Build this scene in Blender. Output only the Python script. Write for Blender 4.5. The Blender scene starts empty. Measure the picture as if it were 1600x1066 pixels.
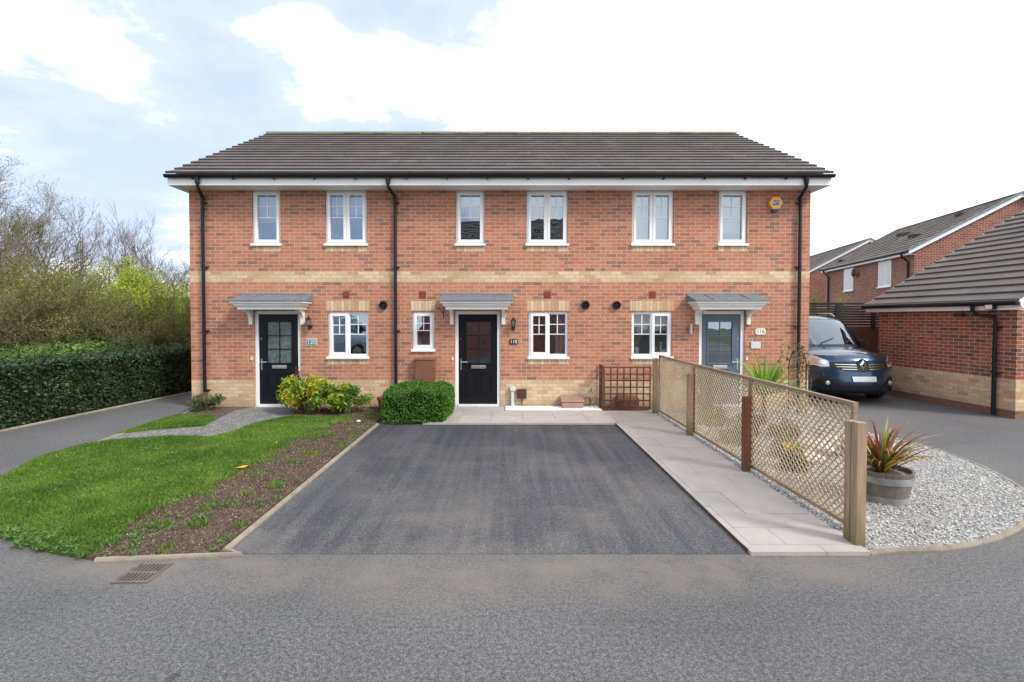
import bpy, math, random
import numpy as np
from mathutils import Vector, Matrix
from mathutils.geometry import tessellate_polygon
R = math.radians
rs = np.random.RandomState(7)
random.seed(11)
scn = bpy.context.scene
col = scn.collection

# ------------------------------------------------------------------ survey of the place
# camera stands 10.41 m in front of the terrace (facade plane y = 0), eye 1.93 m up
CAM = Vector((0.0, -10.41, 1.93)); FP = 760.0; PITCH = R(1.28); CX, CY = 790.0, 514.0
def ray(px, py):
    u = (px - CX) / FP; v = (CY - py) / FP
    return Vector((u, math.cos(PITCH) + v * math.sin(PITCH), -math.sin(PITCH) + v * math.cos(PITCH)))
def F(px, py, Y=0.0):
    d = ray(px, py); t = (Y - CAM.y) / d.y
    return (d.x * t, CAM.z + d.z * t)
def G(px, py, z=0.0):
    d = ray(px, py); t = (z - CAM.z) / d.z
    return (d.x * t, CAM.y + d.y * t)

# ------------------------------------------------------------------ materials
def newmat(name):
    m = bpy.data.materials.new(name); m.use_nodes = True
    nt = m.node_tree; b = nt.nodes['Principled BSDF']
    return m, nt, b
def N(nt, t, **k):
    n = nt.nodes.new(t)
    for a, v in k.items(): setattr(n, a, v)
    return n
def math_(nt, op, a, b=None, c=None, clamp=False):
    n = N(nt, 'ShaderNodeMath', operation=op, use_clamp=clamp)
    for i, v in enumerate((a, b, c)):
        if v is None: continue
        if hasattr(v, 'links'): nt.links.new(v, n.inputs[i])
        else: n.inputs[i].default_value = v
    return n.outputs[0]
def ramp(nt, fac, stops, interp='LINEAR'):
    n = N(nt, 'ShaderNodeValToRGB'); cr = n.color_ramp; cr.interpolation = interp
    while len(cr.elements) < len(stops): cr.elements.new(0.5)
    for e, (p, c) in zip(cr.elements, stops):
        e.position = p; e.color = (c[0], c[1], c[2], 1)
    nt.links.new(fac, n.inputs[0]); return n.outputs[0]
def mixc(nt, fac, a, b, mode='MIX'):
    n = N(nt, 'ShaderNodeMix', data_type='RGBA', blend_type=mode)
    for s, v in ((n.inputs[0], fac), (n.inputs[6], a), (n.inputs[7], b)):
        if hasattr(v, 'links'): nt.links.new(v, s)
        elif isinstance(v, (tuple, list)): s.default_value = (v[0], v[1], v[2], 1)
        else: s.default_value = v
    return n.outputs[2]
def noise(nt, vec, scale, detail=4, rough=0.55, scl=None):
    if scl:
        mp = N(nt, 'ShaderNodeMapping'); mp.inputs['Scale'].default_value = scl
        nt.links.new(vec, mp.inputs['Vector']); vec = mp.outputs[0]
    n = N(nt, 'ShaderNodeTexNoise'); n.inputs['Scale'].default_value = scale
    n.inputs['Detail'].default_value = detail; n.inputs['Roughness'].default_value = rough
    nt.links.new(vec, n.inputs['Vector']); return n.outputs['Fac']
def bump(nt, b, h, strength=0.3, dist=0.01):
    n = N(nt, 'ShaderNodeBump'); n.inputs['Strength'].default_value = strength
    n.inputs['Distance'].default_value = dist
    nt.links.new(h, n.inputs['Height']); nt.links.new(n.outputs[0], b.inputs['Normal'])
def objc(nt): return N(nt, 'ShaderNodeTexCoord').outputs['Object']
def geoc(nt): return N(nt, 'ShaderNodeNewGeometry').outputs['Position']

def simple(name, c, rough=0.5, var=0.12, scale=8, metal=0.0, bmp=0.0, coat=0.0, spec=0.5):
    m, nt, b = newmat(name); v = objc(nt)
    f = noise(nt, v, scale, 5, 0.6)
    lo = tuple(x * (1 - var) for x in c); hi = tuple(min(1, x * (1 + var)) for x in c)
    nt.links.new(ramp(nt, f, [(0.3, lo), (0.7, hi)]), b.inputs['Base Color'])
    rr = math_(nt, 'MULTIPLY_ADD', f, 0.15, rough - 0.07)
    nt.links.new(rr, b.inputs['Roughness'])
    b.inputs['Metallic'].default_value = metal
    b.inputs['Coat Weight'].default_value = coat; b.inputs['Coat Roughness'].default_value = 0.03
    b.inputs['Specular IOR Level'].default_value = spec
    if bmp: bump(nt, b, noise(nt, v, scale * 12, 3), bmp, 0.004)
    return m

def brick(name, zones, redset=None, soldier=False):
    """courses 75 mm, bricks 225 mm; zones = [(z0, z1, kind)] on top of red brick"""
    m, nt, b = newmat(name)
    co = objc(nt); sx = N(nt, 'ShaderNodeSeparateXYZ'); nt.links.new(co, sx.inputs[0])
    u = math_(nt, 'ADD', sx.outputs[0], sx.outputs[1]); z = math_(nt, 'ADD', sx.outputs[2], 0.0001)
    if soldier: u, z = z, math_(nt, 'ADD', sx.outputs[0], sx.outputs[1]); 
    rowf = math_(nt, 'DIVIDE', z, 0.075); row = math_(nt, 'FLOOR', rowf)
    zz = math_(nt, 'FRACT', rowf)
    off = math_(nt, 'MULTIPLY', math_(nt, 'MODULO', math_(nt, 'ABSOLUTE', row), 2.0), 0.0 if soldier else 0.5)
    cf = math_(nt, 'ADD', math_(nt, 'DIVIDE', u, 50.0 if soldier else 0.225), off)
    cell = math_(nt, 'FLOOR', cf); uu = math_(nt, 'FRACT', cf)
    cv = N(nt, 'ShaderNodeCombineXYZ')
    nt.links.new(cell, cv.inputs[0]); nt.links.new(row, cv.inputs[1])
    wn = N(nt, 'ShaderNodeTexWhiteNoise', noise_dimensions='2D'); nt.links.new(cv.outputs[0], wn.inputs['Vector'])
    rnd = wn.outputs['Value']
    fine = noise(nt, co, 38, 5, 0.65); wob = math_(nt, 'MULTIPLY', math_(nt, 'SUBTRACT', noise(nt, co, 60, 2), 0.5), 0.10)
    # mortar mask
    za = math_(nt, 'MINIMUM', zz, math_(nt, 'SUBTRACT', 1.0, zz))
    ua = math_(nt, 'MINIMUM', uu, math_(nt, 'SUBTRACT', 1.0, uu))
    za = math_(nt, 'ADD', za, wob)
    mz = math_(nt, 'LESS_THAN', za, 0.064)
    mu = math_(nt, 'LESS_THAN', math_(nt, 'ADD', ua, math_(nt, 'MULTIPLY', wob, 0.3)), 0.0 if soldier else 0.025)
    mort = math_(nt, 'MAXIMUM', mz, mu)
    red = redset or [(0.0, (0.27, 0.145, 0.105)), (0.14, (0.35, 0.165, 0.112)), (0.34, (0.455, 0.190, 0.114)), (0.62, (0.50, 0.208, 0.121)), (0.92, (0.53, 0.240, 0.155)), (1.0, (0.49, 0.150, 0.090))]
    buff = [(0.0, (0.52, 0.31, 0.18)), (0.15, (0.58, 0.41, 0.25)), (0.5, (0.64, 0.48, 0.31)), (1.0, (0.72, 0.57, 0.39))]
    dark = [(0.0, (0.12, 0.05, 0.04)), (0.5, (0.17, 0.07, 0.05)), (1.0, (0.21, 0.085, 0.06))]
    c = ramp(nt, rnd, red); mc = (0.57, 0.43, 0.345)
    allz = math_(nt, 'ADD', sx.outputs[2], 0.0)
    if zones == 'buff': c = ramp(nt, rnd, buff); mc = (0.40, 0.28, 0.19)
    else:
        for (z0, z1, kind) in zones:
            inz = math_(nt, 'MULTIPLY', math_(nt, 'GREATER_THAN', allz, z0), math_(nt, 'LESS_THAN', allz, z1))
            c = mixc(nt, inz, c, ramp(nt, rnd, buff if kind == 'buff' else dark))
            mc = mixc(nt, inz, mc, (0.47, 0.36, 0.24) if kind == 'buff' else (0.22, 0.14, 0.11))
    # dragged streaks on the brick faces
    st = noise(nt, co, 26, 4, 0.7, (1.0, 1.0, 5.0))
    c = mixc(nt, 1.0, c, ramp(nt, st, [(0.25, (0.72, 0.72, 0.74)), (0.5, (1, 1, 1)), (0.8, (1.16, 1.13, 1.12))]), 'MULTIPLY')
    c = mixc(nt, 1.0, c, ramp(nt, noise(nt, co, 15, 3, 0.6, (1.0, 1.0, 3.0)), [(0.3, (0.80, 0.80, 0.83)), (0.7, (1.14, 1.12, 1.08))]), 'MULTIPLY')
    c = mixc(nt, mort, c, mixc(nt, fine, tuple(x * .8 for x in mc) if isinstance(mc, tuple) else mc, mc))
    big = noise(nt, co, 0.9, 4)
    c = mixc(nt, 1.0, c, ramp(nt, big, [(0.3, (0.90, 0.89, 0.88)), (0.7, (1.06, 1.06, 1.06))]), 'MULTIPLY')
    sp = noise(nt, co, 5, 5, 0.65); mr = N(nt, 'ShaderNodeMapRange'); nt.links.new(math_(nt, 'ADD', sx.outputs[2], math_(nt, 'MULTIPLY', sp, 0.35)), mr.inputs[0])
    mr.inputs[1].default_value = 0.10; mr.inputs[2].default_value = 0.48; mr.inputs[3].default_value = 0.6; mr.inputs[4].default_value = 0.0
    if not soldier: c = mixc(nt, mr.outputs[0], c, (0.30, 0.20, 0.12))
    ef = ramp(nt, noise(nt, co, 1.7, 6, 0.7, (1.0, 1.0, 0.5)), [(0.60, (0, 0, 0)), (0.74, (0.22,) * 3)])
    c = mixc(nt, ef, c, (0.66, 0.55, 0.48))
    nt.links.new(c, b.inputs['Base Color']); b.inputs['Roughness'].default_value = 0.88
    h = math_(nt, 'ADD', math_(nt, 'MULTIPLY', math_(nt, 'SUBTRACT', 1.0, mort), 0.7), math_(nt, 'MULTIPLY', fine, 0.3))
    bump(nt, b, h, 0.55, 0.006)
    return m

M = {}
M['brick'] = brick('terrace_brick', [(-1, 0.60, 'buff'), (2.70, 2.925, 'buff')])
M['buff_soldier'] = brick('buff_soldier_brick', 'buff', soldier=True)
M['garage_brick'] = brick('garage_brick', [(0.15, 0.75, 'buff'), (-1, 0.15, 'dark')],
    [(0.0, (0.13, 0.075, 0.06)), (0.2, (0.20, 0.085, 0.055)), (0.45, (0.30, 0.105, 0.055)), (0.8, (0.36, 0.125, 0.065)), (1.0, (0.36, 0.09, 0.05))])
M['far_brick'] = brick('far_house_brick', [(2.55, 2.70, 'buff')],
    [(0.0, (0.15, 0.075, 0.06)), (0.3, (0.24, 0.09, 0.06)), (0.8, (0.32, 0.12, 0.08)), (1.0, (0.34, 0.10, 0.07))])
M['upvc'] = simple('white_upvc', (0.86, 0.87, 0.885), 0.32, 0.02, 4)
M['white_paint'] = simple('white_paint', (0.84, 0.84, 0.83), 0.45, 0.04, 3)
M['black_pvc'] = simple('black_pvc', (0.010, 0.012, 0.015), 0.38, 0.2, 5, spec=0.3)
M['lead'] = simple('lead_sheet', (0.17, 0.21, 0.235), 0.55, 0.2, 6, 0.2, 0.1)
M['door_black'] = simple('black_door_paint', (0.006, 0.008, 0.012), 0.42, 0.15, 3, spec=0.25)
M['door_blue'] = simple('grey_blue_door_paint', (0.10, 0.135, 0.19), 0.45, 0.08, 3)
M['chrome'] = simple('chrome', (0.75, 0.75, 0.76), 0.22, 0.04, 5, 1.0)
M['steel'] = simple('brushed_steel', (0.55, 0.55, 0.55), 0.35, 0.1, 9, 1.0)
M['cream'] = simple('cream_plastic', (0.75, 0.70, 0.58), 0.4, 0.05)
M['grey_plastic'] = simple('light_grey_plastic', (0.60, 0.64, 0.68), 0.45, 0.06)
M['brown_box'] = simple('brown_grp', (0.20, 0.085, 0.050), 0.5, 0.12, 5)
M['dark_brown_box'] = simple('dark_brown_plastic', (0.075, 0.030, 0.028), 0.45, 0.15, 5)
M['pink_brown'] = simple('pinkish_brown_plastic', (0.33, 0.20, 0.155), 0.6, 0.12, 7)
M['terracotta'] = simple('terracotta', (0.28, 0.065, 0.035), 0.8, 0.15, 9)
M['copper'] = simple('copper_pipe', (0.30, 0.13, 0.08), 0.4, 0.2, 9, 0.8)
M['inner'] = simple('interior_plaster', (0.42, 0.40, 0.37), 0.9, 0.08, 2)
M['blind'] = simple('blind_fabric', (0.66, 0.66, 0.62), 0.7, 0.06, 5)
M['slat'] = simple('cream_slats', (0.68, 0.62, 0.48), 0.6, 0.06, 5)
M['orange'] = simple('orange_yellow_plastic', (0.82, 0.42, 0.06), 0.35, 0.04)
M['navy'] = simple('navy_print', (0.02, 0.045, 0.22), 0.4, 0.05)
M['teal'] = simple('blue_grey_plate', (0.09, 0.20, 0.28), 0.4, 0.1)
M['slate'] = simple('slate_plate', (0.03, 0.035, 0.04), 0.5, 0.2, 10)
M['black'] = simple('matt_black', (0.012, 0.012, 0.013), 0.6, 0.2)
M['grey_car'] = simple('silver_car_paint', (0.50, 0.55, 0.62), 0.25, 0.03, 3, 0.3, 0, 1.0)
M['rubber'] = simple('rubber', (0.02, 0.02, 0.02), 0.8, 0.2)
M['iron'] = simple('cast_iron', (0.17, 0.145, 0.13), 0.7, 0.25, 20, 0.2, 0.2)
M['pit_shade'] = simple('painted_pit_shade', (0.003, 0.003, 0.003), 0.9, 0.1)
M['white_pebble'] = simple('white_pebble', (0.86, 0.86, 0.85), 0.7, 0.05, 40)
M['yellow'] = simple('yellow_petal', (0.85, 0.62, 0.02), 0.5, 0.1)
M['straw'] = simple('dried_grass', (0.45, 0.28, 0.13), 0.8, 0.3, 30)
M['china'] = simple('white_china', (0.80, 0.80, 0.76), 0.25, 0.03)
M['ochre_china'] = simple('ochre_china', (0.62, 0.45, 0.2), 0.3, 0.2, 20)
M['lens'] = simple('clear_headlamp', (0.55, 0.57, 0.60), 0.08, 0.1, 20, 0.5, 0, 1.0)
M['amber'] = simple('amber_lens', (0.42, 0.20, 0.12), 0.15, 0.1, 10, 0.2, 0, 1.0)
M['plate'] = simple('number_plate', (0.62, 0.65, 0.67), 0.4, 0.12, 14)
M['bulb'] = simple('frosted_bulb', (0.85, 0.85, 0.80), 0.2, 0.05)
M['white_car'] = simple('white_car_paint', (0.62, 0.65, 0.70), 0.25, 0.03, 3, 0, 0, 1.0)

def wood(name, a, b_, scale=1.0, rough=0.75, axis=2, green=None):
    m, nt, b = newmat(name); v = objc(nt)
    s = [14.0, 14.0, 14.0]; s[axis] = 0.9
    g = noise(nt, v, 3.0 * scale, 6, 0.6, tuple(s)); g2 = noise(nt, v, 2.2, 3)
    c = ramp(nt, g, [(0.25, a), (0.75, b_)])
    c = mixc(nt, 1.0, c, ramp(nt, g2, [(0.3, (0.8, 0.8, 0.8)), (0.75, (1.12, 1.12, 1.12))]), 'MULTIPLY')
    kn = N(nt, 'ShaderNodeTexVoronoi'); kn.inputs['Scale'].default_value = 5.0
    mp = N(nt, 'ShaderNodeMapping'); mp.inputs['Scale'].default_value = (1.6, 1.6, 0.6)
    nt.links.new(v, mp.inputs[0]); nt.links.new(mp.outputs[0], kn.inputs['Vector'])
    k = math_(nt, 'LESS_THAN', kn.outputs['Distance'], 0.10)
    c = mixc(nt, math_(nt, 'MULTIPLY', k, 0.55), c, tuple(x * 0.35 for x in a))
    if green:
        sx = N(nt, 'ShaderNodeSeparateXYZ'); nt.links.new(v, sx.inputs[0])
        mr = N(nt, 'ShaderNodeMapRange'); nt.links.new(math_(nt, 'ADD', sx.outputs[2], math_(nt, 'MULTIPLY', g2, 0.16)), mr.inputs[0])
        mr.inputs[1].default_value = 0.08; mr.inputs[2].default_value = 0.45; mr.inputs[3].default_value = 0.85; mr.inputs[4].default_value = 0.0
        c = mixc(nt, mr.outputs[0], c, green)
    nt.links.new(c, b.inputs['Base Color']); b.inputs['Roughness'].default_value = rough
    bump(nt, b, g, 0.3, 0.004)
    return m
M['post_grey'] = wood('weathered_post', (0.27, 0.175, 0.105), (0.46, 0.34, 0.23), green=(0.11, 0.10, 0.03))
M['post_brown'] = wood('stained_post', (0.14, 0.045, 0.022), (0.24, 0.085, 0.04), green=(0.10, 0.07, 0.03))
M['lattice'] = wood('lattice_laths', (0.44, 0.33, 0.20), (0.66, 0.54, 0.38), 2.0)
M['rail'] = wood('fence_rail', (0.24, 0.165, 0.11), (0.40, 0.30, 0.21), 1.0, axis=1)
M['trellis'] = wood('brown_trellis', (0.095, 0.032, 0.018), (0.17, 0.065, 0.036))
M['fence_brown'] = wood('brown_boards', (0.10, 0.035, 0.017), (0.19, 0.07, 0.034))
M['fence_black'] = wood('black_slats', (0.008, 0.008, 0.010), (0.020, 0.020, 0.023), axis=0)
M['barrel'] = wood('barrel_staves', (0.11, 0.095, 0.085), (0.24, 0.21, 0.19), 1.0)
M['bark'] = wood('bark', (0.085, 0.070, 0.050), (0.20, 0.165, 0.12), 2.0)
M['twig'] = simple('twigs', (0.15, 0.115, 0.085), 0.85, 0.3, 3)
M['twig_olive'] = simple('olive_twigs', (0.16, 0.14, 0.075), 0.85, 0.3, 3)

def leafm(name, stops, rough=0.45, trans=0.25, spec=0.4):
    m, nt, b = newmat(name)
    at = N(nt, 'ShaderNodeAttribute', attribute_name='rnd')
    c = ramp(nt, at.outputs['Fac'], stops)
    nt.links.new(c, b.inputs['Base Color']); b.inputs['Roughness'].default_value = rough
    b.inputs['Specular IOR Level'].default_value = spec
    if trans:
        out = nt.nodes['Material Output']; t = N(nt, 'ShaderNodeBsdfTranslucent'); mx = N(nt, 'ShaderNodeMixShader')
        nt.links.new(mixc(nt, 1.0, c, (1.2, 1.25, 0.7), 'MULTIPLY'), t.inputs['Color']); mx.inputs[0].default_value = trans
        nt.links.new(b.outputs[0], mx.inputs[1]); nt.links.new(t.outputs[0], mx.inputs[2]); nt.links.new(mx.outputs[0], out.inputs['Surface'])
    return m
M['laurel'] = leafm('laurel_leaves', [(0, (0.018, 0.040, 0.015)), (0.5, (0.042, 0.080, 0.030)), (0.9, (0.085, 0.13, 0.055)), (1, (0.26, 0.23, 0.11))], 0.42, 0.12, 0.5)
M['box'] = leafm('box_leaves', [(0, (0.035, 0.10, 0.015)), (0.5, (0.075, 0.20, 0.025)), (1, (0.14, 0.32, 0.045))], 0.42)
M['aucuba'] = leafm('spotted_laurel_leaves', [(0, (0.05, 0.15, 0.02)), (0.35, (0.14, 0.27, 0.03)), (0.65, (0.42, 0.46, 0.04)), (0.97, (0.62, 0.60, 0.06)), (1.0, (0.45, 0.06, 0.03))], 0.35)
M['darkshrub'] = leafm('dark_green_leaves', [(0, (0.03, 0.09, 0.02)), (0.6, (0.07, 0.17, 0.04)), (1, (0.15, 0.26, 0.07))], 0.4)
M['redshrub'] = leafm('bronze_green_leaves', [(0, (0.04, 0.09, 0.03)), (0.6, (0.10, 0.16, 0.06)), (0.8, (0.16, 0.16, 0.07)), (1, (0.28, 0.10, 0.07))], 0.4)
M['spring'] = leafm('spring_leaves', [(0, (0.20, 0.27, 0.035)), (0.5, (0.38, 0.46, 0.055)), (1, (0.56, 0.60, 0.12))], 0.5, 0.35)
M['olive'] = leafm('olive_leaves', [(0, (0.07, 0.08, 0.025)), (0.5, (0.20, 0.20, 0.06)), (1, (0.38, 0.37, 0.14))], 0.55, 0.3)
M['ivy'] = leafm('evergreen_leaves', [(0, (0.02, 0.05, 0.012)), (0.6, (0.09, 0.17, 0.03)), (0.85, (0.17, 0.24, 0.045)), (1, (0.28, 0.34, 0.09))], 0.35, 0.15)
M['wood_mass'] = leafm('woodland_twigs', [(0, (0.06, 0.065, 0.03)), (0.4, (0.14, 0.125, 0.07)), (0.8, (0.22, 0.20, 0.10)), (1, (0.26, 0.30, 0.08))], 0.8, 0.2)
M['grass'] = leafm('grass_blades', [(0, (0.05, 0.105, 0.013)), (0.38, (0.10, 0.21, 0.022)), (0.68, (0.17, 0.29, 0.038)), (0.88, (0.28, 0.35, 0.07)), (1, (0.42, 0.38, 0.16))], 0.5, 0.3)
M['weed'] = leafm('weed_leaves', [(0, (0.06, 0.15, 0.03)), (0.6, (0.12, 0.25, 0.05)), (1, (0.22, 0.32, 0.13))], 0.5)
M['cordyline'] = leafm('green_sword_leaves', [(0, (0.10, 0.24, 0.04)), (0.6, (0.22, 0.40, 0.05)), (1, (0.42, 0.50, 0.10))], 0.4)
M['cordyline_red'] = leafm('red_sword_leaves', [(0, (0.16, 0.045, 0.03)), (0.25, (0.36, 0.10, 0.06)), (0.45, (0.34, 0.19, 0.09)), (0.65, (0.50, 0.46, 0.08)), (0.85, (0.20, 0.26, 0.06)), (1, (0.10, 0.10, 0.05))], 0.4)
M['deadleaf'] = leafm('dead_brown_foliage', [(0, (0.08, 0.03, 0.015)), (1, (0.20, 0.085, 0.04))], 0.8, 0.1)
M['stone'] = leafm('slate_chips', [(0, (0.12, 0.125, 0.13)), (0.15, (0.32, 0.32, 0.32)), (0.6, (0.52, 0.52, 0.51)), (0.9, (0.68, 0.67, 0.65)), (1, (0.60, 0.53, 0.44))], 0.75, 0)
M['chip'] = leafm('bark_chips', [(0, (0.055, 0.034, 0.023)), (0.5, (0.15, 0.098, 0.068)), (0.93, (0.28, 0.20, 0.145)), (1, (0.52, 0.45, 0.37))], 0.85, 0)

def tilem(name, a, b_, lich=0.25):
    m, nt, b = newmat(name); v = objc(nt)
    at = N(nt, 'ShaderNodeAttribute', attribute_name='rnd')
    c = ramp(nt, at.outputs['Fac'], [(0, a), (0.94, b_), (1, tuple(x * 1.25 for x in b_))])
    n1 = noise(nt, v, 1.2, 6, 0.7); n2 = noise(nt, v, 22, 4, 0.7)
    c = mixc(nt, 1.0, c, ramp(nt, n1, [(0.3, (0.78, 0.78, 0.8)), (0.75, (1.2, 1.18, 1.12))]), 'MULTIPLY')
    c = mixc(nt, 1.0, c, ramp(nt, n2, [(0.3, (0.8, 0.8, 0.8)), (0.75, (1.2, 1.2, 1.2))]), 'MULTIPLY')
    l = math_(nt, 'MULTIPLY', math_(nt, 'GREATER_THAN', n2, 0.68), lich)
    c = mixc(nt, l, c, (0.34, 0.30, 0.20))
    nt.links.new(c, b.inputs['Base Color']); b.inputs['Roughness'].default_value = 0.8
    bump(nt, b, n2, 0.3, 0.003); return m
M['tile'] = tilem('roof_tiles', (0.128, 0.114, 0.109), (0.142, 0.127, 0.121))
M['tile_brown'] = tilem('weathered_roof_tiles', (0.12, 0.10, 0.085), (0.19, 0.165, 0.14))
M['ridge'] = tilem('ridge_tiles', (0.20, 0.17, 0.10), (0.30, 0.26, 0.17), 0.5)

def glassm(name, add, tint=(0.9, 0.93, 0.95), rough=0.01, gl=(0.70, 0.82, 0.95)):
    m, nt, b = newmat(name); out = nt.nodes['Material Output']; nt.nodes.remove(b)
    t = N(nt, 'ShaderNodeBsdfTransparent'); t.inputs[0].default_value = (*tint, 1)
    g = N(nt, 'ShaderNodeBsdfGlossy'); g.inputs['Roughness'].default_value = rough; g.inputs[0].default_value = (*gl, 1)
    v = objc(nt); w = noise(nt, v, 2.0, 2)
    bp = N(nt, 'ShaderNodeBump'); bp.inputs['Strength'].default_value = 0.06; bp.inputs['Distance'].default_value = 0.05
    nt.links.new(w, bp.inputs['Height']); nt.links.new(bp.outputs[0], g.inputs['Normal'])
    fr = N(nt, 'ShaderNodeFresnel'); fr.inputs[0].default_value = 1.5
    fac = math_(nt, 'ADD', fr.outputs[0], add, clamp=True)
    mx = N(nt, 'ShaderNodeMixShader'); nt.links.new(fac, mx.inputs[0]); nt.links.new(t.outputs[0], mx.inputs[1]); nt.links.new(g.outputs[0], mx.inputs[2])
    nt.links.new(mx.outputs[0], out.inputs['Surface']); return m
M['glass'] = glassm('window_glass', 0.33)
M['glass_clear'] = glassm('clear_window_glass', 0.07)
M['lamp_glass'] = glassm('lamp_glass', 0.08)
M['windscreen'] = glassm('windscreen_glass', 0.24, (0.30, 0.36, 0.42))
M['obscure'] = simple('obscure_door_glass', (0.10, 0.125, 0.125), 0.18, 0.5, 14, 0, 0.5, 0.3)

def carpaint():
    m, nt, b = newmat('blue_metallic_paint'); v = objc(nt)
    f = noise(nt, v, 500, 1)
    nt.links.new(ramp(nt, f, [(0.3, (0.008, 0.034, 0.078)), (0.8, (0.020, 0.070, 0.145))]), b.inputs['Base Color'])
    b.inputs['Metallic'].default_value = 0.6; b.inputs['Roughness'].default_value = 0.3
    b.inputs['Coat Weight'].default_value = 1.0; b.inputs['Coat Roughness'].default_value = 0.03
    return m
M['blue_paint'] = carpaint()

def asphalt(name, lo, hi, grain=105, kind='road'):
    m, nt, b = newmat(name); v = geoc(nt)
    g1 = noise(nt, v, grain, 3, 0.7); g2 = noise(nt, v, grain * 0.35, 3, 0.6)
    c = ramp(nt, g1, [(0.36, lo), (0.5, tuple((p + q) * .45 for p, q in zip(lo, hi))), (0.64, hi)])
    c = mixc(nt, 1.0, c, ramp(nt, g2, [(0.36, (0.66, 0.66, 0.66)), (0.64, (1.3, 1.3, 1.3))]), 'MULTIPLY')
    big = noise(nt, v, 0.45, 5, 0.6)
    c = mixc(nt, 1.0, c, ramp(nt, big, [(0.32, (0.78, 0.79, 0.82)), (0.68, (1.16, 1.15, 1.12))]), 'MULTIPLY')
    # oil drips, rubbed-in rubber and small dark fillings
    dv = N(nt, 'ShaderNodeTexVoronoi'); dv.inputs['Scale'].default_value = 1.1; nt.links.new(v, dv.inputs['Vector'])
    spot = math_(nt, 'LESS_THAN', math_(nt, 'ADD', dv.outputs['Distance'], math_(nt, 'MULTIPLY', noise(nt, v, 14, 4), 0.10)), 0.085)
    c = mixc(nt, math_(nt, 'MULTIPLY', spot, 0.45), c, (0.03, 0.03, 0.03))
    rub = ramp(nt, noise(nt, v, 0.9, 5, 0.6, (0.35, 3.2, 1)), [(0.60, (1, 1, 1)), (0.72, (0.80, 0.80, 0.81))])
    c = mixc(nt, 1.0, c, rub, 'MULTIPLY')
    sx = N(nt, 'ShaderNodeSeparateXYZ'); nt.links.new(v, sx.inputs[0])
    if kind == 'road':
        # washed-out silt lying in the shallow channel in front of the driveway
        w = noise(nt, v, 0.8, 4)
        yy = math_(nt, 'ADD', sx.outputs[1], math_(nt, 'MULTIPLY', w, 0.7))
        bend = math_(nt, 'MULTIPLY', math_(nt, 'POWER', math_(nt, 'ABSOLUTE', math_(nt, 'SUBTRACT', sx.outputs[0], -0.3)), 2.0), -0.025)
        dd = math_(nt, 'ABSOLUTE', math_(nt, 'ADD', math_(nt, 'ADD', yy, 6.45), bend))
        mr = N(nt, 'ShaderNodeMapRange', interpolation_type='SMOOTHSTEP'); nt.links.new(dd, mr.inputs[0])
        mr.inputs[1].default_value = 0.05; mr.inputs[2].default_value = 0.55; mr.inputs[3].default_value = 1; mr.inputs[4].default_value = 0
        pat = math_(nt, 'MULTIPLY', mr.outputs[0], ramp(nt, noise(nt, v, 2.6, 5, 0.65), [(0.35, (0.15,) * 3), (0.62, (0.85,) * 3)]))
        xm = N(nt, 'ShaderNodeMapRange', interpolation_type='SMOOTHSTEP'); nt.links.new(math_(nt, 'ABSOLUTE', math_(nt, 'ADD', sx.outputs[0], 0.4)), xm.inputs[0])
        xm.inputs[1].default_value = 2.6; xm.inputs[2].default_value = 4.2; xm.inputs[3].default_value = 1; xm.inputs[4].default_value = 0.15
        pat = math_(nt, 'MULTIPLY', pat, xm.outputs[0])
        c = mixc(nt, pat, c, mixc(nt, g1, (0.090, 0.080, 0.068), (0.285, 0.256, 0.225)))
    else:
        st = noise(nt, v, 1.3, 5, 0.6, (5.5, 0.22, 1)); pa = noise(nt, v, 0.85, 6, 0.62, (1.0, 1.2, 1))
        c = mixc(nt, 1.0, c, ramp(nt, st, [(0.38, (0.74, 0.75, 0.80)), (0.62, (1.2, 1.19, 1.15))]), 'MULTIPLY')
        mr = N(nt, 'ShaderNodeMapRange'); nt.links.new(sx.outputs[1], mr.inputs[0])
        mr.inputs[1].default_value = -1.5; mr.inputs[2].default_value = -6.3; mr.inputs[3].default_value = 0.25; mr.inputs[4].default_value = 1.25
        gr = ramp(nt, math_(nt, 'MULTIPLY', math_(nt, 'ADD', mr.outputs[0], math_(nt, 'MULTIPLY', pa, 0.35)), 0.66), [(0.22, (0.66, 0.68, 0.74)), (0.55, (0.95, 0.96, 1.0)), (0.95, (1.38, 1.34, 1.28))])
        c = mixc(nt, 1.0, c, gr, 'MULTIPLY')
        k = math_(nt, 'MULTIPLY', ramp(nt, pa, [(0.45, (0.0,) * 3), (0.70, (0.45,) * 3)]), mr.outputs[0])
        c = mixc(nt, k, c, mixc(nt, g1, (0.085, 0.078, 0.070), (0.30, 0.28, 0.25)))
    nt.links.new(c, b.inputs['Base Color']); b.inputs['Roughness'].default_value = 0.82
    bump(nt, b, g1, 0.5, 0.004); return m
M['road'] = asphalt('road_asphalt', (0.048, 0.048, 0.050), (0.205, 0.205, 0.208))
M['drive'] = asphalt('driveway_asphalt', (0.022, 0.024, 0.030), (0.124, 0.128, 0.142), 130, 'drive')

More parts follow.
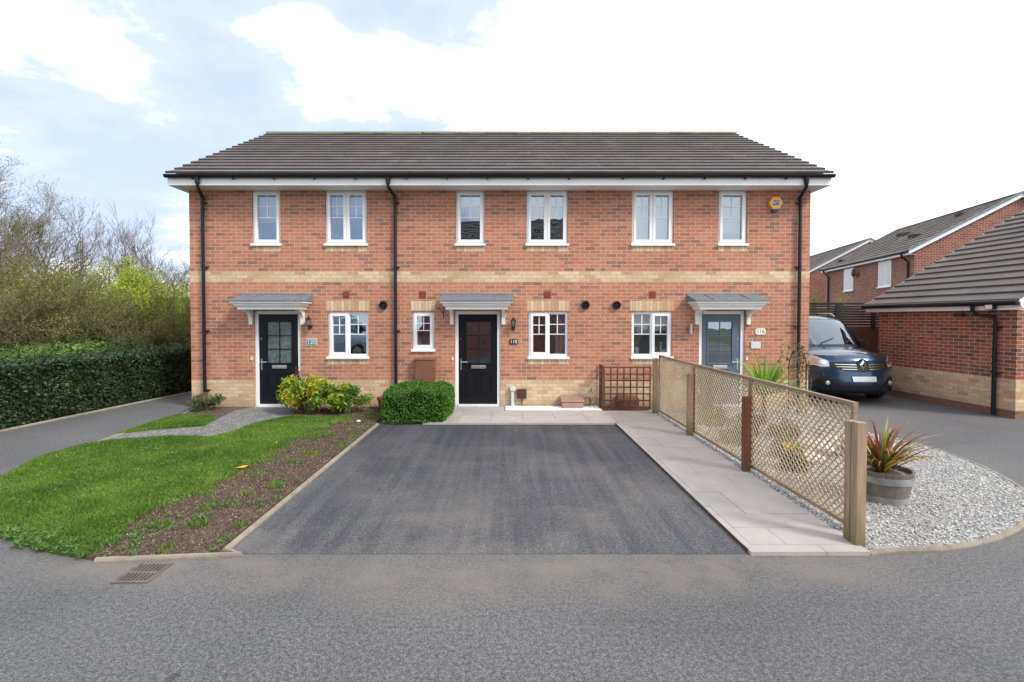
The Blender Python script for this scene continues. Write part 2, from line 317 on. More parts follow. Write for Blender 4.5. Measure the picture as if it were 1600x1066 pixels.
def ground_m(name, stops, scale, bscale, bs=0.6):
    m, nt, b = newmat(name); v = geoc(nt)
    f = noise(nt, v, scale, 8, 0.7); c = ramp(nt, f, stops)
    c = mixc(nt, 1.0, c, ramp(nt, noise(nt, v, scale * 0.08, 3), [(0.3, (0.8,) * 3), (0.7, (1.15,) * 3)]), 'MULTIPLY')
    nt.links.new(c, b.inputs['Base Color']); b.inputs['Roughness'].default_value = 0.92
    bump(nt, b, noise(nt, v, bscale, 5, 0.7), bs, 0.012); return m
M['soil'] = ground_m('soil', [(0.3, (0.05, 0.034, 0.024)), (0.5, (0.105, 0.074, 0.053)), (0.72, (0.20, 0.15, 0.11))], 16, 50, 1.0)
M['lawn'] = ground_m('lawn_base', [(0.3, (0.04, 0.08, 0.012)), (0.7, (0.09, 0.16, 0.025))], 12, 60)
M['woodfloor'] = ground_m('rough_ground', [(0.3, (0.04, 0.045, 0.018)), (0.7, (0.10, 0.11, 0.04))], 3, 20)
M['concrete'] = ground_m('kerb_concrete', [(0.3, (0.22, 0.19, 0.145)), (0.7, (0.38, 0.335, 0.27))], 9, 90, 0.4)
M['slab'] = None
def slabm():
    m, nt, b = newmat('paving_slabs'); v = geoc(nt)
    at = N(nt, 'ShaderNodeAttribute', attribute_name='rnd')
    c = ramp(nt, at.outputs['Fac'], [(0, (0.41, 0.38, 0.365)), (1, (0.455, 0.42, 0.40))])
    c = mixc(nt, 1.0, c, ramp(nt, noise(nt, v, 3, 6, 0.65), [(0.3, (0.86, 0.86, 0.85)), (0.7, (1.08, 1.08, 1.07))]), 'MULTIPLY')
    c = mixc(nt, 1.0, c, ramp(nt, noise(nt, v, 140, 2), [(0.3, (0.92,) * 3), (0.7, (1.06,) * 3)]), 'MULTIPLY')
    nt.links.new(c, b.inputs['Base Color']); b.inputs['Roughness'].default_value = 0.7
    bump(nt, b, noise(nt, v, 60, 3), 0.15, 0.003); return m
M['slab'] = slabm()
def speckle():
    m, nt, b = newmat('speckled_path'); v = geoc(nt)
    vo = N(nt, 'ShaderNodeTexVoronoi'); vo.inputs['Scale'].default_value = 26
    nt.links.new(v, vo.inputs['Vector'])
    c = ramp(nt, noise(nt, v, 120, 3), [(0.35, (0.10, 0.10, 0.10)), (0.65, (0.22, 0.215, 0.20))])
    k = math_(nt, 'MULTIPLY', math_(nt, 'LESS_THAN', vo.outputs['Distance'], 0.27), math_(nt, 'GREATER_THAN', noise(nt, v, 3.5, 4), 0.46))
    c = mixc(nt, k, c, (0.55, 0.54, 0.52))
    nt.links.new(c, b.inputs['Base Color']); b.inputs['Roughness'].default_value = 0.85
    bump(nt, b, noise(nt, v, 120, 3), 0.5, 0.004); return m
M['speckle'] = speckle()
M['gravel_base'] = ground_m('gravel_base', [(0.35, (0.22, 0.22, 0.21)), (0.6, (0.40, 0.40, 0.39))], 40, 60)

# ------------------------------------------------------------------ mesh helpers
class MB:
    def __init__(s): s.v = []; s.f = []; s.m = []
    def quad(s, *p, mi=0):
        n = len(s.v); s.v += [tuple(q) for q in p]; s.f.append(tuple(range(n, n + len(p)))); s.m.append(mi); return s
    def box(s, x0, x1, y0, y1, z0, z1, mi=0, M_=None):
        if x0 > x1: x0, x1 = x1, x0
        if y0 > y1: y0, y1 = y1, y0
        if z0 > z1: z0, z1 = z1, z0
        n = len(s.v)
        vs = [(x0, y0, z0), (x1, y0, z0), (x1, y1, z0), (x0, y1, z0), (x0, y0, z1), (x1, y0, z1), (x1, y1, z1), (x0, y1, z1)]
        if M_ is not None: vs = [tuple(M_ @ Vector(q)) for q in vs]
        s.v += vs
        s.f += [tuple(n + i for i in q) for q in ((0, 3, 2, 1), (4, 5, 6, 7), (0, 1, 5, 4), (1, 2, 6, 5), (2, 3, 7, 6), (3, 0, 4, 7))]
        s.m += [mi] * 6; return s
    def bar(s, a, b, w, t, up=(0, 0, 1), mi=0):
        """rectangular bar from a to b; w across, t along up"""
        a = Vector(a); b = Vector(b); d = (b - a).normalized(); up = Vector(up)
        sd = d.cross(up).normalized(); u2 = sd.cross(d).normalized()
        n = len(s.v)
        for p in (a, b):
            for i, j in ((-1, -1), (1, -1), (1, 1), (-1, 1)): s.v.append(tuple(p + sd * (i * w / 2) + u2 * (j * t / 2)))
        s.f += [tuple(n + i for i in q) for q in ((0, 3, 2, 1), (4, 5, 6, 7), (0, 1, 5, 4), (1, 2, 6, 5), (2, 3, 7, 6), (3, 0, 4, 7))]
        s.m += [mi] * 6; return s
    def tube(s, pts, r, seg=10, mi=0, cap=True):
        pts = [Vector(p) for p in pts]; n0 = len(s.v)
        rr = r if isinstance(r, (list, tuple)) else [r] * len(pts)
        for i, p in enumerate(pts):
            d = (pts[min(i + 1, len(pts) - 1)] - pts[max(i - 1, 0)]).normalized()
            a = Vector((0, 0, 1)) if abs(d.z) < 0.9 else Vector((1, 0, 0))
            e1 = d.cross(a).normalized(); e2 = d.cross(e1)
            for k in range(seg):
                t = 2 * math.pi * k / seg; s.v.append(tuple(p + (e1 * math.cos(t) + e2 * math.sin(t)) * rr[i]))
        for i in range(len(pts) - 1):
            for k in range(seg):
                a, b = n0 + i * seg + k, n0 + i * seg + (k + 1) % seg
                s.f.append((a, b, b + seg, a + seg)); s.m.append(mi)
        if cap:
            s.f.append(tuple(range(n0, n0 + seg))); s.f.append(tuple(range(len(s.v) - 1, len(s.v) - 1 - seg, -1))); s.m += [mi, mi]
        return s
    def lathe(s, c, prof, seg=24, mi=0, axis='z'):
        n0 = len(s.v); c = Vector(c)
        for (r, h) in prof:
            for k in range(seg):
                t = 2 * math.pi * k / seg; q = (r * math.cos(t), r * math.sin(t), h)
                if axis == 'y': q = (q[0], q[2], q[1])
                if axis == 'x': q = (q[2], q[0], q[1])
                s.v.append(tuple(c + Vector(q)))
        for i in range(len(prof) - 1):
            for k in range(seg):
                a, b = n0 + i * seg + k, n0 + i * seg + (k + 1) % seg
                s.f.append((a, b, b + seg, a + seg)); s.m.append(mi)
        s.f.append(tuple(range(n0, n0 + seg))); s.f.append(tuple(range(len(s.v) - seg, len(s.v)))); s.m += [mi, mi]
        return s
    def prism(s, pts, h0, h1, axis='z', mi=0):
        """polygon pts (2D) extruded along axis"""
        def mk(p, h):
            return {'z': (p[0], p[1], h), 'y': (p[0], h, p[1]), 'x': (h, p[0], p[1])}[axis]
        n = len(pts); n0 = len(s.v)
        s.v += [mk(p, h0) for p in pts] + [mk(p, h1) for p in pts]
        tri = tessellate_polygon([[Vector((p[0], p[1], 0)) for p in pts]])
        for t in tri:
            s.f.append(tuple(n0 + i for i in t)); s.f.append(tuple(n0 + n + i for i in t[::-1])); s.m += [mi, mi]
        for i in range(n):
            j = (i + 1) % n; s.f.append((n0 + i, n0 + j, n0 + n + j, n0 + n + i)); s.m.append(mi)
        return s
    def build(s, name, mats, parent=None, smooth=False, bevel=0.0, off=(0, 0, 0)):
        me = bpy.data.meshes.new(name)
        o_ = off
        me.from_pydata([(a - o_[0], b - o_[1], c - o_[2]) for a, b, c in s.v], [], s.f)
        mats = mats if isinstance(mats, (list, tuple)) else [mats]
        for m in mats: me.materials.append(m)
        me.polygons.foreach_set('material_index', s.m)
        import bmesh
        bm = bmesh.new(); bm.from_mesh(me); bmesh.ops.recalc_face_normals(bm, faces=bm.faces); bm.to_mesh(me); bm.free()
        if smooth:
            me.polygons.foreach_set('use_smooth', [True] * len(me.polygons))
            try: me.set_sharp_from_angle(angle=R(38))
            except Exception: pass
        o = bpy.data.objects.new(name, me); col.objects.link(o)
        if parent is not None: o.parent = parent
        if bevel:
            b = o.modifiers.new('bevel', 'BEVEL'); b.width = bevel; b.segments = 2; b.limit_method = 'ANGLE'
        return o
def npmesh(name, V, Fc, mat, parent=None, rnd=None, smooth=False):
    V = np.asarray(V, dtype=np.float32).reshape(-1, 3); Fc = np.asarray(Fc, dtype=np.int32)
    k = Fc.shape[1]; nf = Fc.shape[0]
    me = bpy.data.meshes.new(name)
    me.vertices.add(len(V)); me.vertices.foreach_set('co', V.ravel())
    me.loops.add(nf * k); me.loops.foreach_set('vertex_index', Fc.ravel())
    me.polygons.add(nf); me.polygons.foreach_set('loop_start', np.arange(0, nf * k, k, dtype=np.int32))
    try: me.polygons.foreach_set('loop_total', np.full(nf, k, dtype=np.int32))
    except Exception: pass
    me.materials.append(mat)
    if rnd is not None:
        a = me.attributes.new('rnd', 'FLOAT', 'FACE'); a.data.foreach_set('value', np.asarray(rnd, dtype=np.float32))
    me.polygons.foreach_set('use_smooth', np.full(nf, bool(smooth)))
    me.update(); me.validate()
    o = bpy.data.objects.new(name, me); col.objects.link(o)
    if parent is not None: o.parent = parent
    return o
def empty(name, loc, rz=0.0):
    o = bpy.data.objects.new(name, None); col.objects.link(o); o.location = loc; o.rotation_euler = (0, 0, rz)
    o.empty_display_size = 0.2; return o
def tag(o, label=None, cat=None, group=None, kind=None):
    if label: o['label'] = label
    if cat: o['category'] = cat
    if group: o['group'] = group
    if kind: o['kind'] = kind
    return o
def thing(name, loc, label, cat, group=None, rz=0.0): return tag(empty(name, loc, rz), label, cat, group)
def copy_tree(o, parent=None):
    c = o.copy(); col.objects.link(c); c.parent = parent
    for ch in list(o.children): copy_tree(ch, c)
    return c
def text_mesh(txt, size, depth, fn, name, mat, parent, spacing=1.0, shear=0.0):
    """lettering as flat solid mesh; fn maps (x right, y up, z out) to the place"""
    cu = bpy.data.curves.new('lettering', 'FONT'); cu.body = txt; cu.size = size; cu.extrude = depth
    cu.align_x = 'CENTER'; cu.align_y = 'CENTER'; cu.space_character = spacing; cu.shear = shear; cu.offset = 0
    t = bpy.data.objects.new('lettering', cu); col.objects.link(t)
    me = bpy.data.meshes.new_from_object(t); bpy.data.objects.remove(t); bpy.data.curves.remove(cu)
    for v in me.vertices: v.co = fn(v.co)
    me.materials.clear(); me.materials.append(mat); me.name = name
    o = bpy.data.objects.new(name, me); col.objects.link(o); o.parent = parent; return o

# scattered small things
def leaves(C, size, rng, up=0.35, aspect=0.5, outward=None, sizevar=0.35):
    """leaf = two triangles-pair (folded diamond) at each centre C"""
    n = len(C); d = rng.normal(size=(n, 3)); d[:, 2] = d[:, 2] * 0.8 + up
    if outward is not None: d += outward
    d /= np.linalg.norm(d, axis=1)[:, None] + 1e-9
    a = rng.normal(size=(n, 3)); s = np.cross(d, a); s /= np.linalg.norm(s, axis=1)[:, None] + 1e-9
    nn = np.cross(d, s)
    L = (size * (1 + sizevar * rng.uniform(-1, 1, n)))[:, None]; W = L * aspect * 0.5
    p0 = C - d * L * 0.5; p2 = C + d * L * 0.5 - nn * L * 0.08
    mid = C + d * L * 0.02
    p1 = mid + s * W + nn * W * 0.35; p3 = mid - s * W + nn * W * 0.35
    V = np.stack([p0, p1, p2, p3], 1).reshape(-1, 3)
    i = np.arange(n)[:, None] * 4
    Fc = np.concatenate([i + np.array([[0, 1, 2]]), i + np.array([[0, 2, 3]])], 1).reshape(-1, 3)
    return V, Fc
def segs_mesh(S, sides=3):
    """S: array (n, 8): p0, p1, r0, r1"""
    p0, p1, r0, r1 = S[:, 0:3], S[:, 3:6], S[:, 6:7], S[:, 7:8]
    d = p1 - p0; d /= np.linalg.norm(d, axis=1)[:, None] + 1e-9
    a = np.tile([[0.31, 0.22, 0.93]], (len(S), 1)); e1 = np.cross(d, a); e1 /= np.linalg.norm(e1, axis=1)[:, None] + 1e-9
    e2 = np.cross(d, e1); V = []
    for (p, r) in ((p0, r0), (p1, r1)):
        for k in range(sides):
            t = 2 * math.pi * k / sides; V.append(p + (e1 * math.cos(t) + e2 * math.sin(t)) * r)
    V = np.stack(V, 1).reshape(-1, 3); i = np.arange(len(S))[:, None] * (2 * sides)
    Fc = np.concatenate([i + np.array([[k, (k + 1) % sides, sides + (k + 1) % sides, sides + k]]) for k in range(sides)], 0)
    return V, Fc
def grow(rng, base, h, r, levels, kids, spread=0.6, trop=0.15, wob=0.18, ratio=0.6, d0=None, start=0.25):
    S = []; tips = []
    def br(p, d, L, r, lev):
        k = 5 if lev == 0 else (4 if lev < levels else 3)
        pts = [np.array(p)]; d = np.array(d, float)
        for i in range(k):
            d = d + rng.normal(size=3) * wob + np.array([0, 0, trop]); d /= np.linalg.norm(d)
            pts.append(pts[-1] + d * L / k)
        for i in range(k):
            ra = r * (1 - 0.75 * i / k); rb = r * (1 - 0.75 * (i + 1) / k)
            S.append(np.concatenate([pts[i], pts[i + 1], [ra, rb]]))
        if lev >= levels: tips.extend(pts[1:]); return
        n = kids[lev]
        for j in range(n):
            t = start + (1 - start) * (j + rng.uniform(0, 1)) / n if lev == 0 else rng.uniform(0.2, 1.0)
            q = t * k; i = min(int(q), k - 1); pp = pts[i] + (pts[i + 1] - pts[i]) * (q - i)
            dd = pts[i + 1] - pts[i]; dd /= np.linalg.norm(dd)
            sd = rng.normal(size=3); sd -= dd * sd.dot(dd); sd /= np.linalg.norm(sd)
            ang = spread * rng.uniform(0.6, 1.3)
            nd = dd * math.cos(ang) + sd * math.sin(ang)
            br(pp, nd, L * ratio * rng.uniform(0.7, 1.15) * (1.15 - 0.45 * t), r * (1 - 0.7 * t) * 0.55 + 0.002, lev + 1)
    br(base, d0 if d0 is not None else (rng.normal() * 0.08, rng.normal() * 0.08, 1), h, r, 0)
    return np.array(S), np.array(tips)
def inpoly(P, poly):
    x, y = P[:, 0], P[:, 1]; r = np.zeros(len(P), bool); n = len(poly)
    for i in range(n):
        x0, y0 = poly[i]; x1, y1 = poly[(i + 1) % n]
        c = ((y0 > y) != (y1 > y)) & (x < (x1 - x0) * (y - y0) / (y1 - y0 + 1e-12) + x0); r ^= c
    return r
def scatter(poly, n, rng):
    p = np.array(poly); lo, hi = p.min(0), p.max(0); out = np.zeros((0, 2))
    while len(out) < n:
        q = rng.uniform(lo, hi, size=(n * 2, 2)); out = np.concatenate([out, q[inpoly(q, poly)]])
    return out[:n]
def vnoise(P, s, seed=0):
    r = np.random.RandomState(seed); T = r.uniform(size=(64, 64)); x = P[:, 0] * s % 64; y = P[:, 1] * s % 64
    i = np.floor(x).astype(int); j = np.floor(y).astype(int); fx = x - i; fy = y - j
    fx = fx * fx * (3 - 2 * fx); fy = fy * fy * (3 - 2 * fy); i1 = (i + 1) % 64; j1 = (j + 1) % 64; i %= 64; j %= 64
    return (T[i, j] * (1 - fx) + T[i1, j] * fx) * (1 - fy) + (T[i, j1] * (1 - fx) + T[i1, j1] * fx) * fy
# ------------------------------------------------------------------ the setting: ground, roads, paths
def sheet(name, poly, z1, mat, z0=None, kind='structure'):
    b = MB(); b.prism(poly, z0 if z0 is not None else z1 - 0.25, z1)
    o = b.build(name, mat); o['kind'] = kind; return o
g = MB(); g.quad((-160, -80, -0.03), (160, -80, -0.03), (160, 160, -0.03), (-160, 160, -0.03)).build('ground', M['woodfloor'])['kind'] = 'structure'
sheet('road', [(-9.15, -30), (24, -30), (24, 30), (-9.15, 30)], 0.0, M['road'])
XL, XR = -2.27, 1.99                                   # driveway edges
YB, YF = G(780, 664)[1], G(780, 866)[1]
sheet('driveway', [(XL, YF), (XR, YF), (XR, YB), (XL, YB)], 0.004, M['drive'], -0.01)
def smooth_line(pts, it=2, closed=False):
    for _ in range(it):
        q = [] if closed else [pts[0]]; n = len(pts)
        for i in range(n if closed else n - 1):
            a, b = pts[i], pts[(i + 1) % n]; q += [(a[0] * .75 + b[0] * .25, a[1] * .75 + b[1] * .25), (a[0] * .25 + b[0] * .75, a[1] * .25 + b[1] * .75)]
        if not closed: q.append(pts[-1])
        pts = q
    return pts
P = lambda *a: [G(x, y) for x, y in a]
lawn = [(-6.9, -5.4), (-7.05, -5.8), (-6.7, -6.1), (-5.8, -6.25), (-5.0, -6.22)] + P((0, 838), (60, 862), (131, 874), (180, 837), (225, 801), (319, 767), (375, 737), (469, 681), (544, 655), (455, 652), (400, 663), (360, 678), (332, 685), (253, 685), (169, 692), (135, 697), (68, 714), (25, 736), (0, 751))
soil = P((131, 874), (150, 877), (365, 867)) + [(XL - 0.09, YF), (XL - 0.09, YB), (XL - 0.09, -0.0), (-5.9 + 1.45, 0.0)] + P((455, 652), (544, 655), (469, 681), (375, 737), (319, 767), (225, 801), (180, 837))
lawn = smooth_line(lawn[:8], 2) + lawn[8:-4] + smooth_line(lawn[-4:] + lawn[:1], 2)[:-1]
lawn_b = P((180, 681), (239, 674), (318, 668), (338, 657), (330, 652), (281, 650), (239, 663))
soil_b = P((281, 650), (301, 641)) + [(-6.75, 0), (-5.45, 0)] + P((366, 643), (338, 657), (330, 652))
gpath = P((135, 697), (169, 692), (253, 685), (332, 685), (360, 678), (400, 663), (455, 652)) + [(-4.45, 0), (-5.45, 0)] + P((366, 643), (338, 657), (318, 668), (239, 674), (180, 681))
sheet('lawn', lawn, 0.030, M['lawn']); sheet('lawn', lawn_b, 0.030, M['lawn'])
sheet('soil_bed', soil, 0.026, M['soil']); sheet('soil_bed', soil_b, 0.026, M['soil'])
sheet('garden_path', gpath, 0.020, M['speckle'])
def ribbon(name, pts, w, z0, z1, mat, closed=False):
    """kerb of rounded section along pts"""
    pts = [Vector((p[0], p[1], 0)) for p in pts]; n = len(pts); prof = [(-.5, z0), (-.5, z1 - .018), (-.30, z1), (.30, z1), (.5, z1 - .018), (.5, z0)]
    b = MB(); k = len(prof)
    for i, p in enumerate(pts):
        d0 = (pts[i] - pts[i - 1]).normalized() if i else (pts[1] - pts[0]).normalized()
        d1 = (pts[i + 1] - pts[i]).normalized() if i < n - 1 else d0
        t = (d0 + d1).normalized(); nrm = Vector((-t.y, t.x, 0)) / max(0.5, t.dot(d0))
        for q in prof: b.v.append(tuple(p + nrm * (q[0] * w) + Vector((0, 0, q[1]))))
    for i in range(n - 1):
        for j in range(k - 1):
            a = i * k + j; b.f.append((a, a + 1, a + k + 1, a + k)); b.m.append(0)
    b.f.append(tuple(range(k))); b.f.append(tuple(range((n - 1) * k, n * k))); b.m += [0, 0]
    o = b.build(name, mat); o['kind'] = 'structure'; return o
kf = G(365, 869); kf2 = G(150, 878)
ribbon('kerb', [(XL - .045, YB), (XL - .045, -3.5), (XL - 0.045, YF + .05), (kf[0] + 0.04, kf[1]), (kf2[0], kf2[1])], 0.050, -0.1, 0.032, M['concrete'])
ribbon('kerb', P((0, 753), (25, 738), (68, 716), (135, 699), (180, 683), (239, 664.5), (281, 651.5), (300, 642)), 0.05, -0.1, 0.034, M['concrete'])
ribbon('kerb', [G(0, 677), G(100, 654.5), G(200, 633), G(300, 615), (-8.1, 6)] if False else [(-8.62, -6), (-8.55, -2.1), (-8.3, 0.8), (-8.05, 2.6), (-7.9, 8)], 0.05, -0.1, 0.035, M['concrete'])
# paving: individual slabs laid on one bed
def slabs():
    B = []; rr = random.Random(3)
    FX = 2.965
    b = MB(); rnd = []
    def slab(x0, x1, y0, y1):
        g_ = 0.0022; z = 0.034 + rr.uniform(-.0012, .0012)
        b.box(x0 + g_, x1 - g_, y0 + g_, y1 - g_, 0.0, z); rnd.extend([rr.random()] * 6)
    rows = []; y = G(1200, 857.5)[1]; hs = [0.33, 0.31] + [0.6] * 9
    i = 0; top = G(800, 645)[1]
    XE = XR + 0.065
    while y < -0.55:
        h = hs[min(i, len(hs) - 1)]; y1 = min(y + h, -0.50)
        js = [[0.33], [0.6], [0.3], [0.62]][i % 4]
        xs = [XE] + [XE + (FX - XE) * j for j in js] + [FX]
        for a, c in zip(xs[:-1], xs[1:]): slab(a, c, y, y1)
        y = y1; i += 1
    # terrace in front of the middle house
    x = XE; y0, y1, y2 = YB + 0.06, YB + 0.63, -0.52
    xs = [XE, 1.53, 0.93, 0.33, -0.27, -0.87, -1.47]
    for a, c in zip(xs[1:], xs[:-1]): slab(a, c, y0, y1)
    for a, c in zip([v - 0.0 for v in xs[1:]], xs[:-1]): slab(a, c, y1, y2)
    slab(-0.0, -0.6, y2, -0.02) if False else None
    for a, c in ((-0.60, -0.02), (-1.2, -0.60)): slab(a, c, y2, -0.03)
    # edging strips
    y = YF + .02
    while y < YB: 
        y1 = min(y + 0.9, YB); slab(XR, XE, y, y1); y = y1
    x = XR
    while x > -1.5: slab(max(x - 0.9, -1.5), x, YB, YB + 0.06); x -= 0.9
    x = XR
    while x < FX: slab(x, min(x + 0.62, FX), YF - 0.03, YF + .02 if x < XR else G(1200, 857.5)[1]); x += 0.62
    o = b.build('paving', M['slab']); a = o.data.attributes.new('rnd', 'FLOAT', 'FACE'); a.data.foreach_set('value', rnd)
    o['kind'] = 'structure'
slabs()
sheet('paving_bed', [(XR + .002, YF + .03), (2.96, YF + .03), (2.96, -0.005), (-1.5, -0.005), (-1.5, YB + .004), (XR + .002, YB + .004)], 0.026, M['soil'], -0.1)
# gravel garden
gp = P((1343, 861), (1400, 862), (1450, 861), (1500, 857), (1545, 847), (1580, 834)) + [(4.86, -5.90), (5.20, -5.66), (5.48, -5.36)] + P((1603, 770), (1575, 752), (1530, 729), (1480, 710), (1430, 695)) + [(5.9, -1.9), (6.3, -1.1), (6.48, -0.3), (6.48, 0.0), (3.0, 0.0), (2.97, -0.4), (2.97, -6.3)]
gp = gp[:1] + smooth_line(gp[1:16]) + gp[16:]
sheet('gravel_bed', gp, 0.02, M['gravel_base'])
ki = gp[0:len(gp) - 5]
ribbon('kerb', [(2.965, YF - 0.005)] + ki[1:], 0.046, -0.1, 0.032, M['concrete'])
def stones(name, poly, n, size, mat, z, rng, dens=None, kind='stuff', parent=None):
    p = scatter(poly, n, rng)
    if dens is not None: p = p[dens(p)]
    n = len(p)
    C = np.c_[p, np.full(n, z) + rng.uniform(0, size * 0.4, n)]
    base = np.array([[1, 0, 0], [0, 1, 0], [-1, 0, 0], [0, -1, 0], [0, 0, 1], [0, 0, -1]], float)
    fc = np.array([[0, 1, 4], [1, 2, 4], [2, 3, 4], [3, 0, 4], [1, 0, 5], [2, 1, 5], [3, 2, 5], [0, 3, 5]])
    V = np.tile(base, (n, 1, 1)) * rng.uniform(0.55, 1.2, size=(n, 6, 1))
    V *= (size * rng.uniform(0.5, 1.15, n))[:, None, None] * np.array([1.0, 0.75, 0.42])
    a = rng.uniform(0, 6.28, n); ca, sa = np.cos(a), np.sin(a); ti = rng.normal(0, 0.35, n)
    x, y, zz = V[..., 0].copy(), V[..., 1].copy(), V[..., 2].copy()
    zz2 = zz * np.cos(ti)[:, None] + x * np.sin(ti)[:, None]; x2 = x * np.cos(ti)[:, None] - zz * np.sin(ti)[:, None]
    V[..., 0] = x2 * ca[:, None] - y * sa[:, None]; V[..., 1] = x2 * sa[:, None] + y * ca[:, None]; V[..., 2] = zz2
    V += C[:, None, :]
    Fc = (np.arange(n)[:, None, None] * 6 + fc[None]).reshape(-1, 3)
    o = npmesh(name, V, Fc, mat, parent, np.repeat(rng.uniform(size=n), 8)); 
    if kind: o['kind'] = kind
    return o
near = [q for q in gp if q[1] < -3.4 and q[0] > 2.98]
stones('gravel', gp, 40000, 0.0165, M['stone'], 0.022, np.random.RandomState(1), lambda q: (q[:, 1] < -3.2) & (q[:, 0] > 3.0))
stones('gravel', gp, 18000, 0.023, M['stone'], 0.022, np.random.RandomState(2), lambda q: (q[:, 1] >= -3.2) & (q[:, 0] > 3.0) & (q[:, 1] < -.03))
stones('gravel', [(2.955, YF + .25), (3.05, YF + .25), (3.05, -0.4), (2.955, -0.4)], 2600, 0.016, M['stone'], 0.03, np.random.RandomState(3))
wp = [(0.0, -0.04), (1.95, -0.04), (1.98, -0.49), (1.0, -0.51), (0.0, -0.51)]
stones('white_pebbles', wp, 5200, 0.020, M['white_pebble'], 0.040, np.random.RandomState(4))
sheet('pebble_bed', wp, 0.034, M['white_pebble'], 0.0)

# ------------------------------------------------------------------ roof tiles
def tiles(xa, xb, y0, z0, pitch, rows, gauge, w, rng, flip=1, t=0.046, off=(0, 0)):
    """courses of flat interlocking tiles from the eave (y0,z0) rising towards +y*flip; returns V,F,rnd"""
    cp, sp = math.cos(pitch), math.sin(pitch); Vs = []; rn = []
    for i in range(rows):
        o = (i % 2) * w / 2; xs = [xa]; x = (math.floor((xa - o) / w + .1) + 1) * w + o
        while x < xb - 0.02: xs.append(x); x += w
        xs.append(xb)
        for a, b in zip(xs[:-1], xs[1:]):
            s0, s1 = i * gauge + rng.uniform(-.002, .002), (i + 1) * gauge + 0.05
            h0 = rng.uniform(-.0012, .0012); g = 0.0002
            q = []
            for (s, lo, hi) in ((s0, 0.003, t + h0), (s1, -0.03, 0.002)):
                for xx in (a + g, b - g):
                    for hh in (lo, hi):
                        q.append((xx, y0 + flip * (s * cp - hh * sp), z0 + s * sp + hh * cp))
            Vs.append(q); rn += [rng.uniform()] * 6
    Vs = np.array(Vs); n = len(Vs)
    f = np.array([[0, 2, 3, 1], [4, 5, 7, 6], [1, 3, 7, 5], [0, 4, 6, 2], [0, 1, 5, 4], [2, 6, 7, 3]])
    if flip < 0: f = f[:, ::-1]
    Fc = (np.arange(n)[:, None, None] * 8 + f[None]).reshape(-1, 4)
    return Vs.reshape(-1, 3), Fc, rn

# ------------------------------------------------------------------ windows and doors (built flush in world coordinates, stored relative to their house)
def window(root, x0, x1, z0, z1, lights, extras=None, y=0.0, sill=True, mat_glass='glass', bars=True):
    """lights: list of 'open' / 'fixed' side by side"""
    o = root.location; f = MB(); fw = 0.045; Y0, Y1 = y + 0.040, y + 0.11
    f.box(x0, x1, Y0, Y1, z1 - fw, z1); f.box(x0, x1, Y0, Y1, z0, z0 + fw)
    f.box(x0, x0 + fw, Y0, Y1, z0 + fw, z1 - fw); f.box(x1 - fw, x1, Y0, Y1, z0 + fw, z1 - fw)
    n = len(lights); W = (x1 - x0 - 2 * fw); mull = 0.035 if n > 1 else 0
    cells = []
    for i, k in enumerate(lights):
        a = x0 + fw + i * (W + mull) / n; b = a + (W - mull * (n - 1)) / n
        if i: f.box(a - mull, a, Y0, Y1, z0 + fw, z1 - fw)
        c, d = z0 + fw, z1 - fw
        if k == 'open':
            s = 0.047; ys = Y0 - 0.018
            f.box(a - .008, b + .008, ys, Y1 - .01, d - s, d + .008); f.box(a - .008, b + .008, ys, Y1 - .01, c - .008, c + s)
            f.box(a - .008, a + s, ys, Y1 - .01, c + s, d - s); f.box(b - s, b + .008, ys, Y1 - .01, c + s, d - s)
            a, b, c, d = a + s, b - s, c + s, d - s
        else:
            s = 0.012; f.box(a, b, Y0 + .015, Y1 - .01, d - s, d); f.box(a, b, Y0 + .015, Y1 - .01, c, c + s)
            f.box(a, a + s, Y0 + .015, Y1 - .01, c + s, d - s); f.box(b - s, b, Y0 + .015, Y1 - .01, c + s, d - s)
            a, b, c, d = a + s, b - s, c + s, d - s
        cells.append((a, b, c, d))
    fr = f.build('window', M['upvc'], root, bevel=0.004, off=o)
    for (a, b, c, d) in cells:
        g_ = MB(); yy = Y0 + 0.033; g_.quad((a, yy, c), (b, yy, c), (b, yy, d), (a, yy, d)); g_.build('pane', M[mat_glass], fr, off=o)
        if bars:
            q = MB(); t = 0.009; h = d - c
            q.box(a, b, yy - .012, yy - .003, d - h * .50 - t, d - h * .50 + t)
            q.box(a, b, yy - .012, yy - .003, d - h * .25 - t, d - h * .25 + t)
            q.box((a + b) / 2 - t, (a + b) / 2 + t, yy - .0125, yy - .0025, d - h * .50 + t, d)
            q.build('glazing_bars', M['upvc'], fr, off=o)
    if sill:
        s = MB(); s.box(x0 - 0.03, x1 + 0.03, y - 0.045, y + 0.05, z0 - 0.04, z0 - 0.001); s.box(x0 - 0.03, x1 + 0.03, y - 0.045, y - 0.03, z0 - .05, z0 - .04)
        s.build('sill', M['upvc'], fr, off=o, bevel=0.005)
    return fr, cells
def lining(fr, root, kind, x0, x1, z0, z1, y=0.24):
    o = root.location; b = MB(); m = M['blind']; nm = 'blind'
    if kind == 'slats':
        m = M['slat']; z = z1
        while z > z0: b.quad((x0, y - .02, z - .004), (x1, y - .02, z - .004), (x1, y + .02, z + .012), (x0, y + .02, z + .008)); z -= 0.062
    elif kind == 'roller': b.box(x0, x1, y, y + .004, z0, z1)
    else:
        nm = 'curtain'; n = 24; pts = []
        for i in range(n + 1):
            x = x0 + (x1 - x0) * i / n; pts.append((x, y + 0.025 * math.sin(i * 1.9) + .01 * math.sin(i * .7)))
        for (p, q) in zip(pts[:-1], pts[1:]): b.quad((p[0], p[1], z0), (q[0], q[1], z0), (q[0], q[1], z1), (p[0], p[1], z1))
    return b.build(nm, m, fr, off=o)
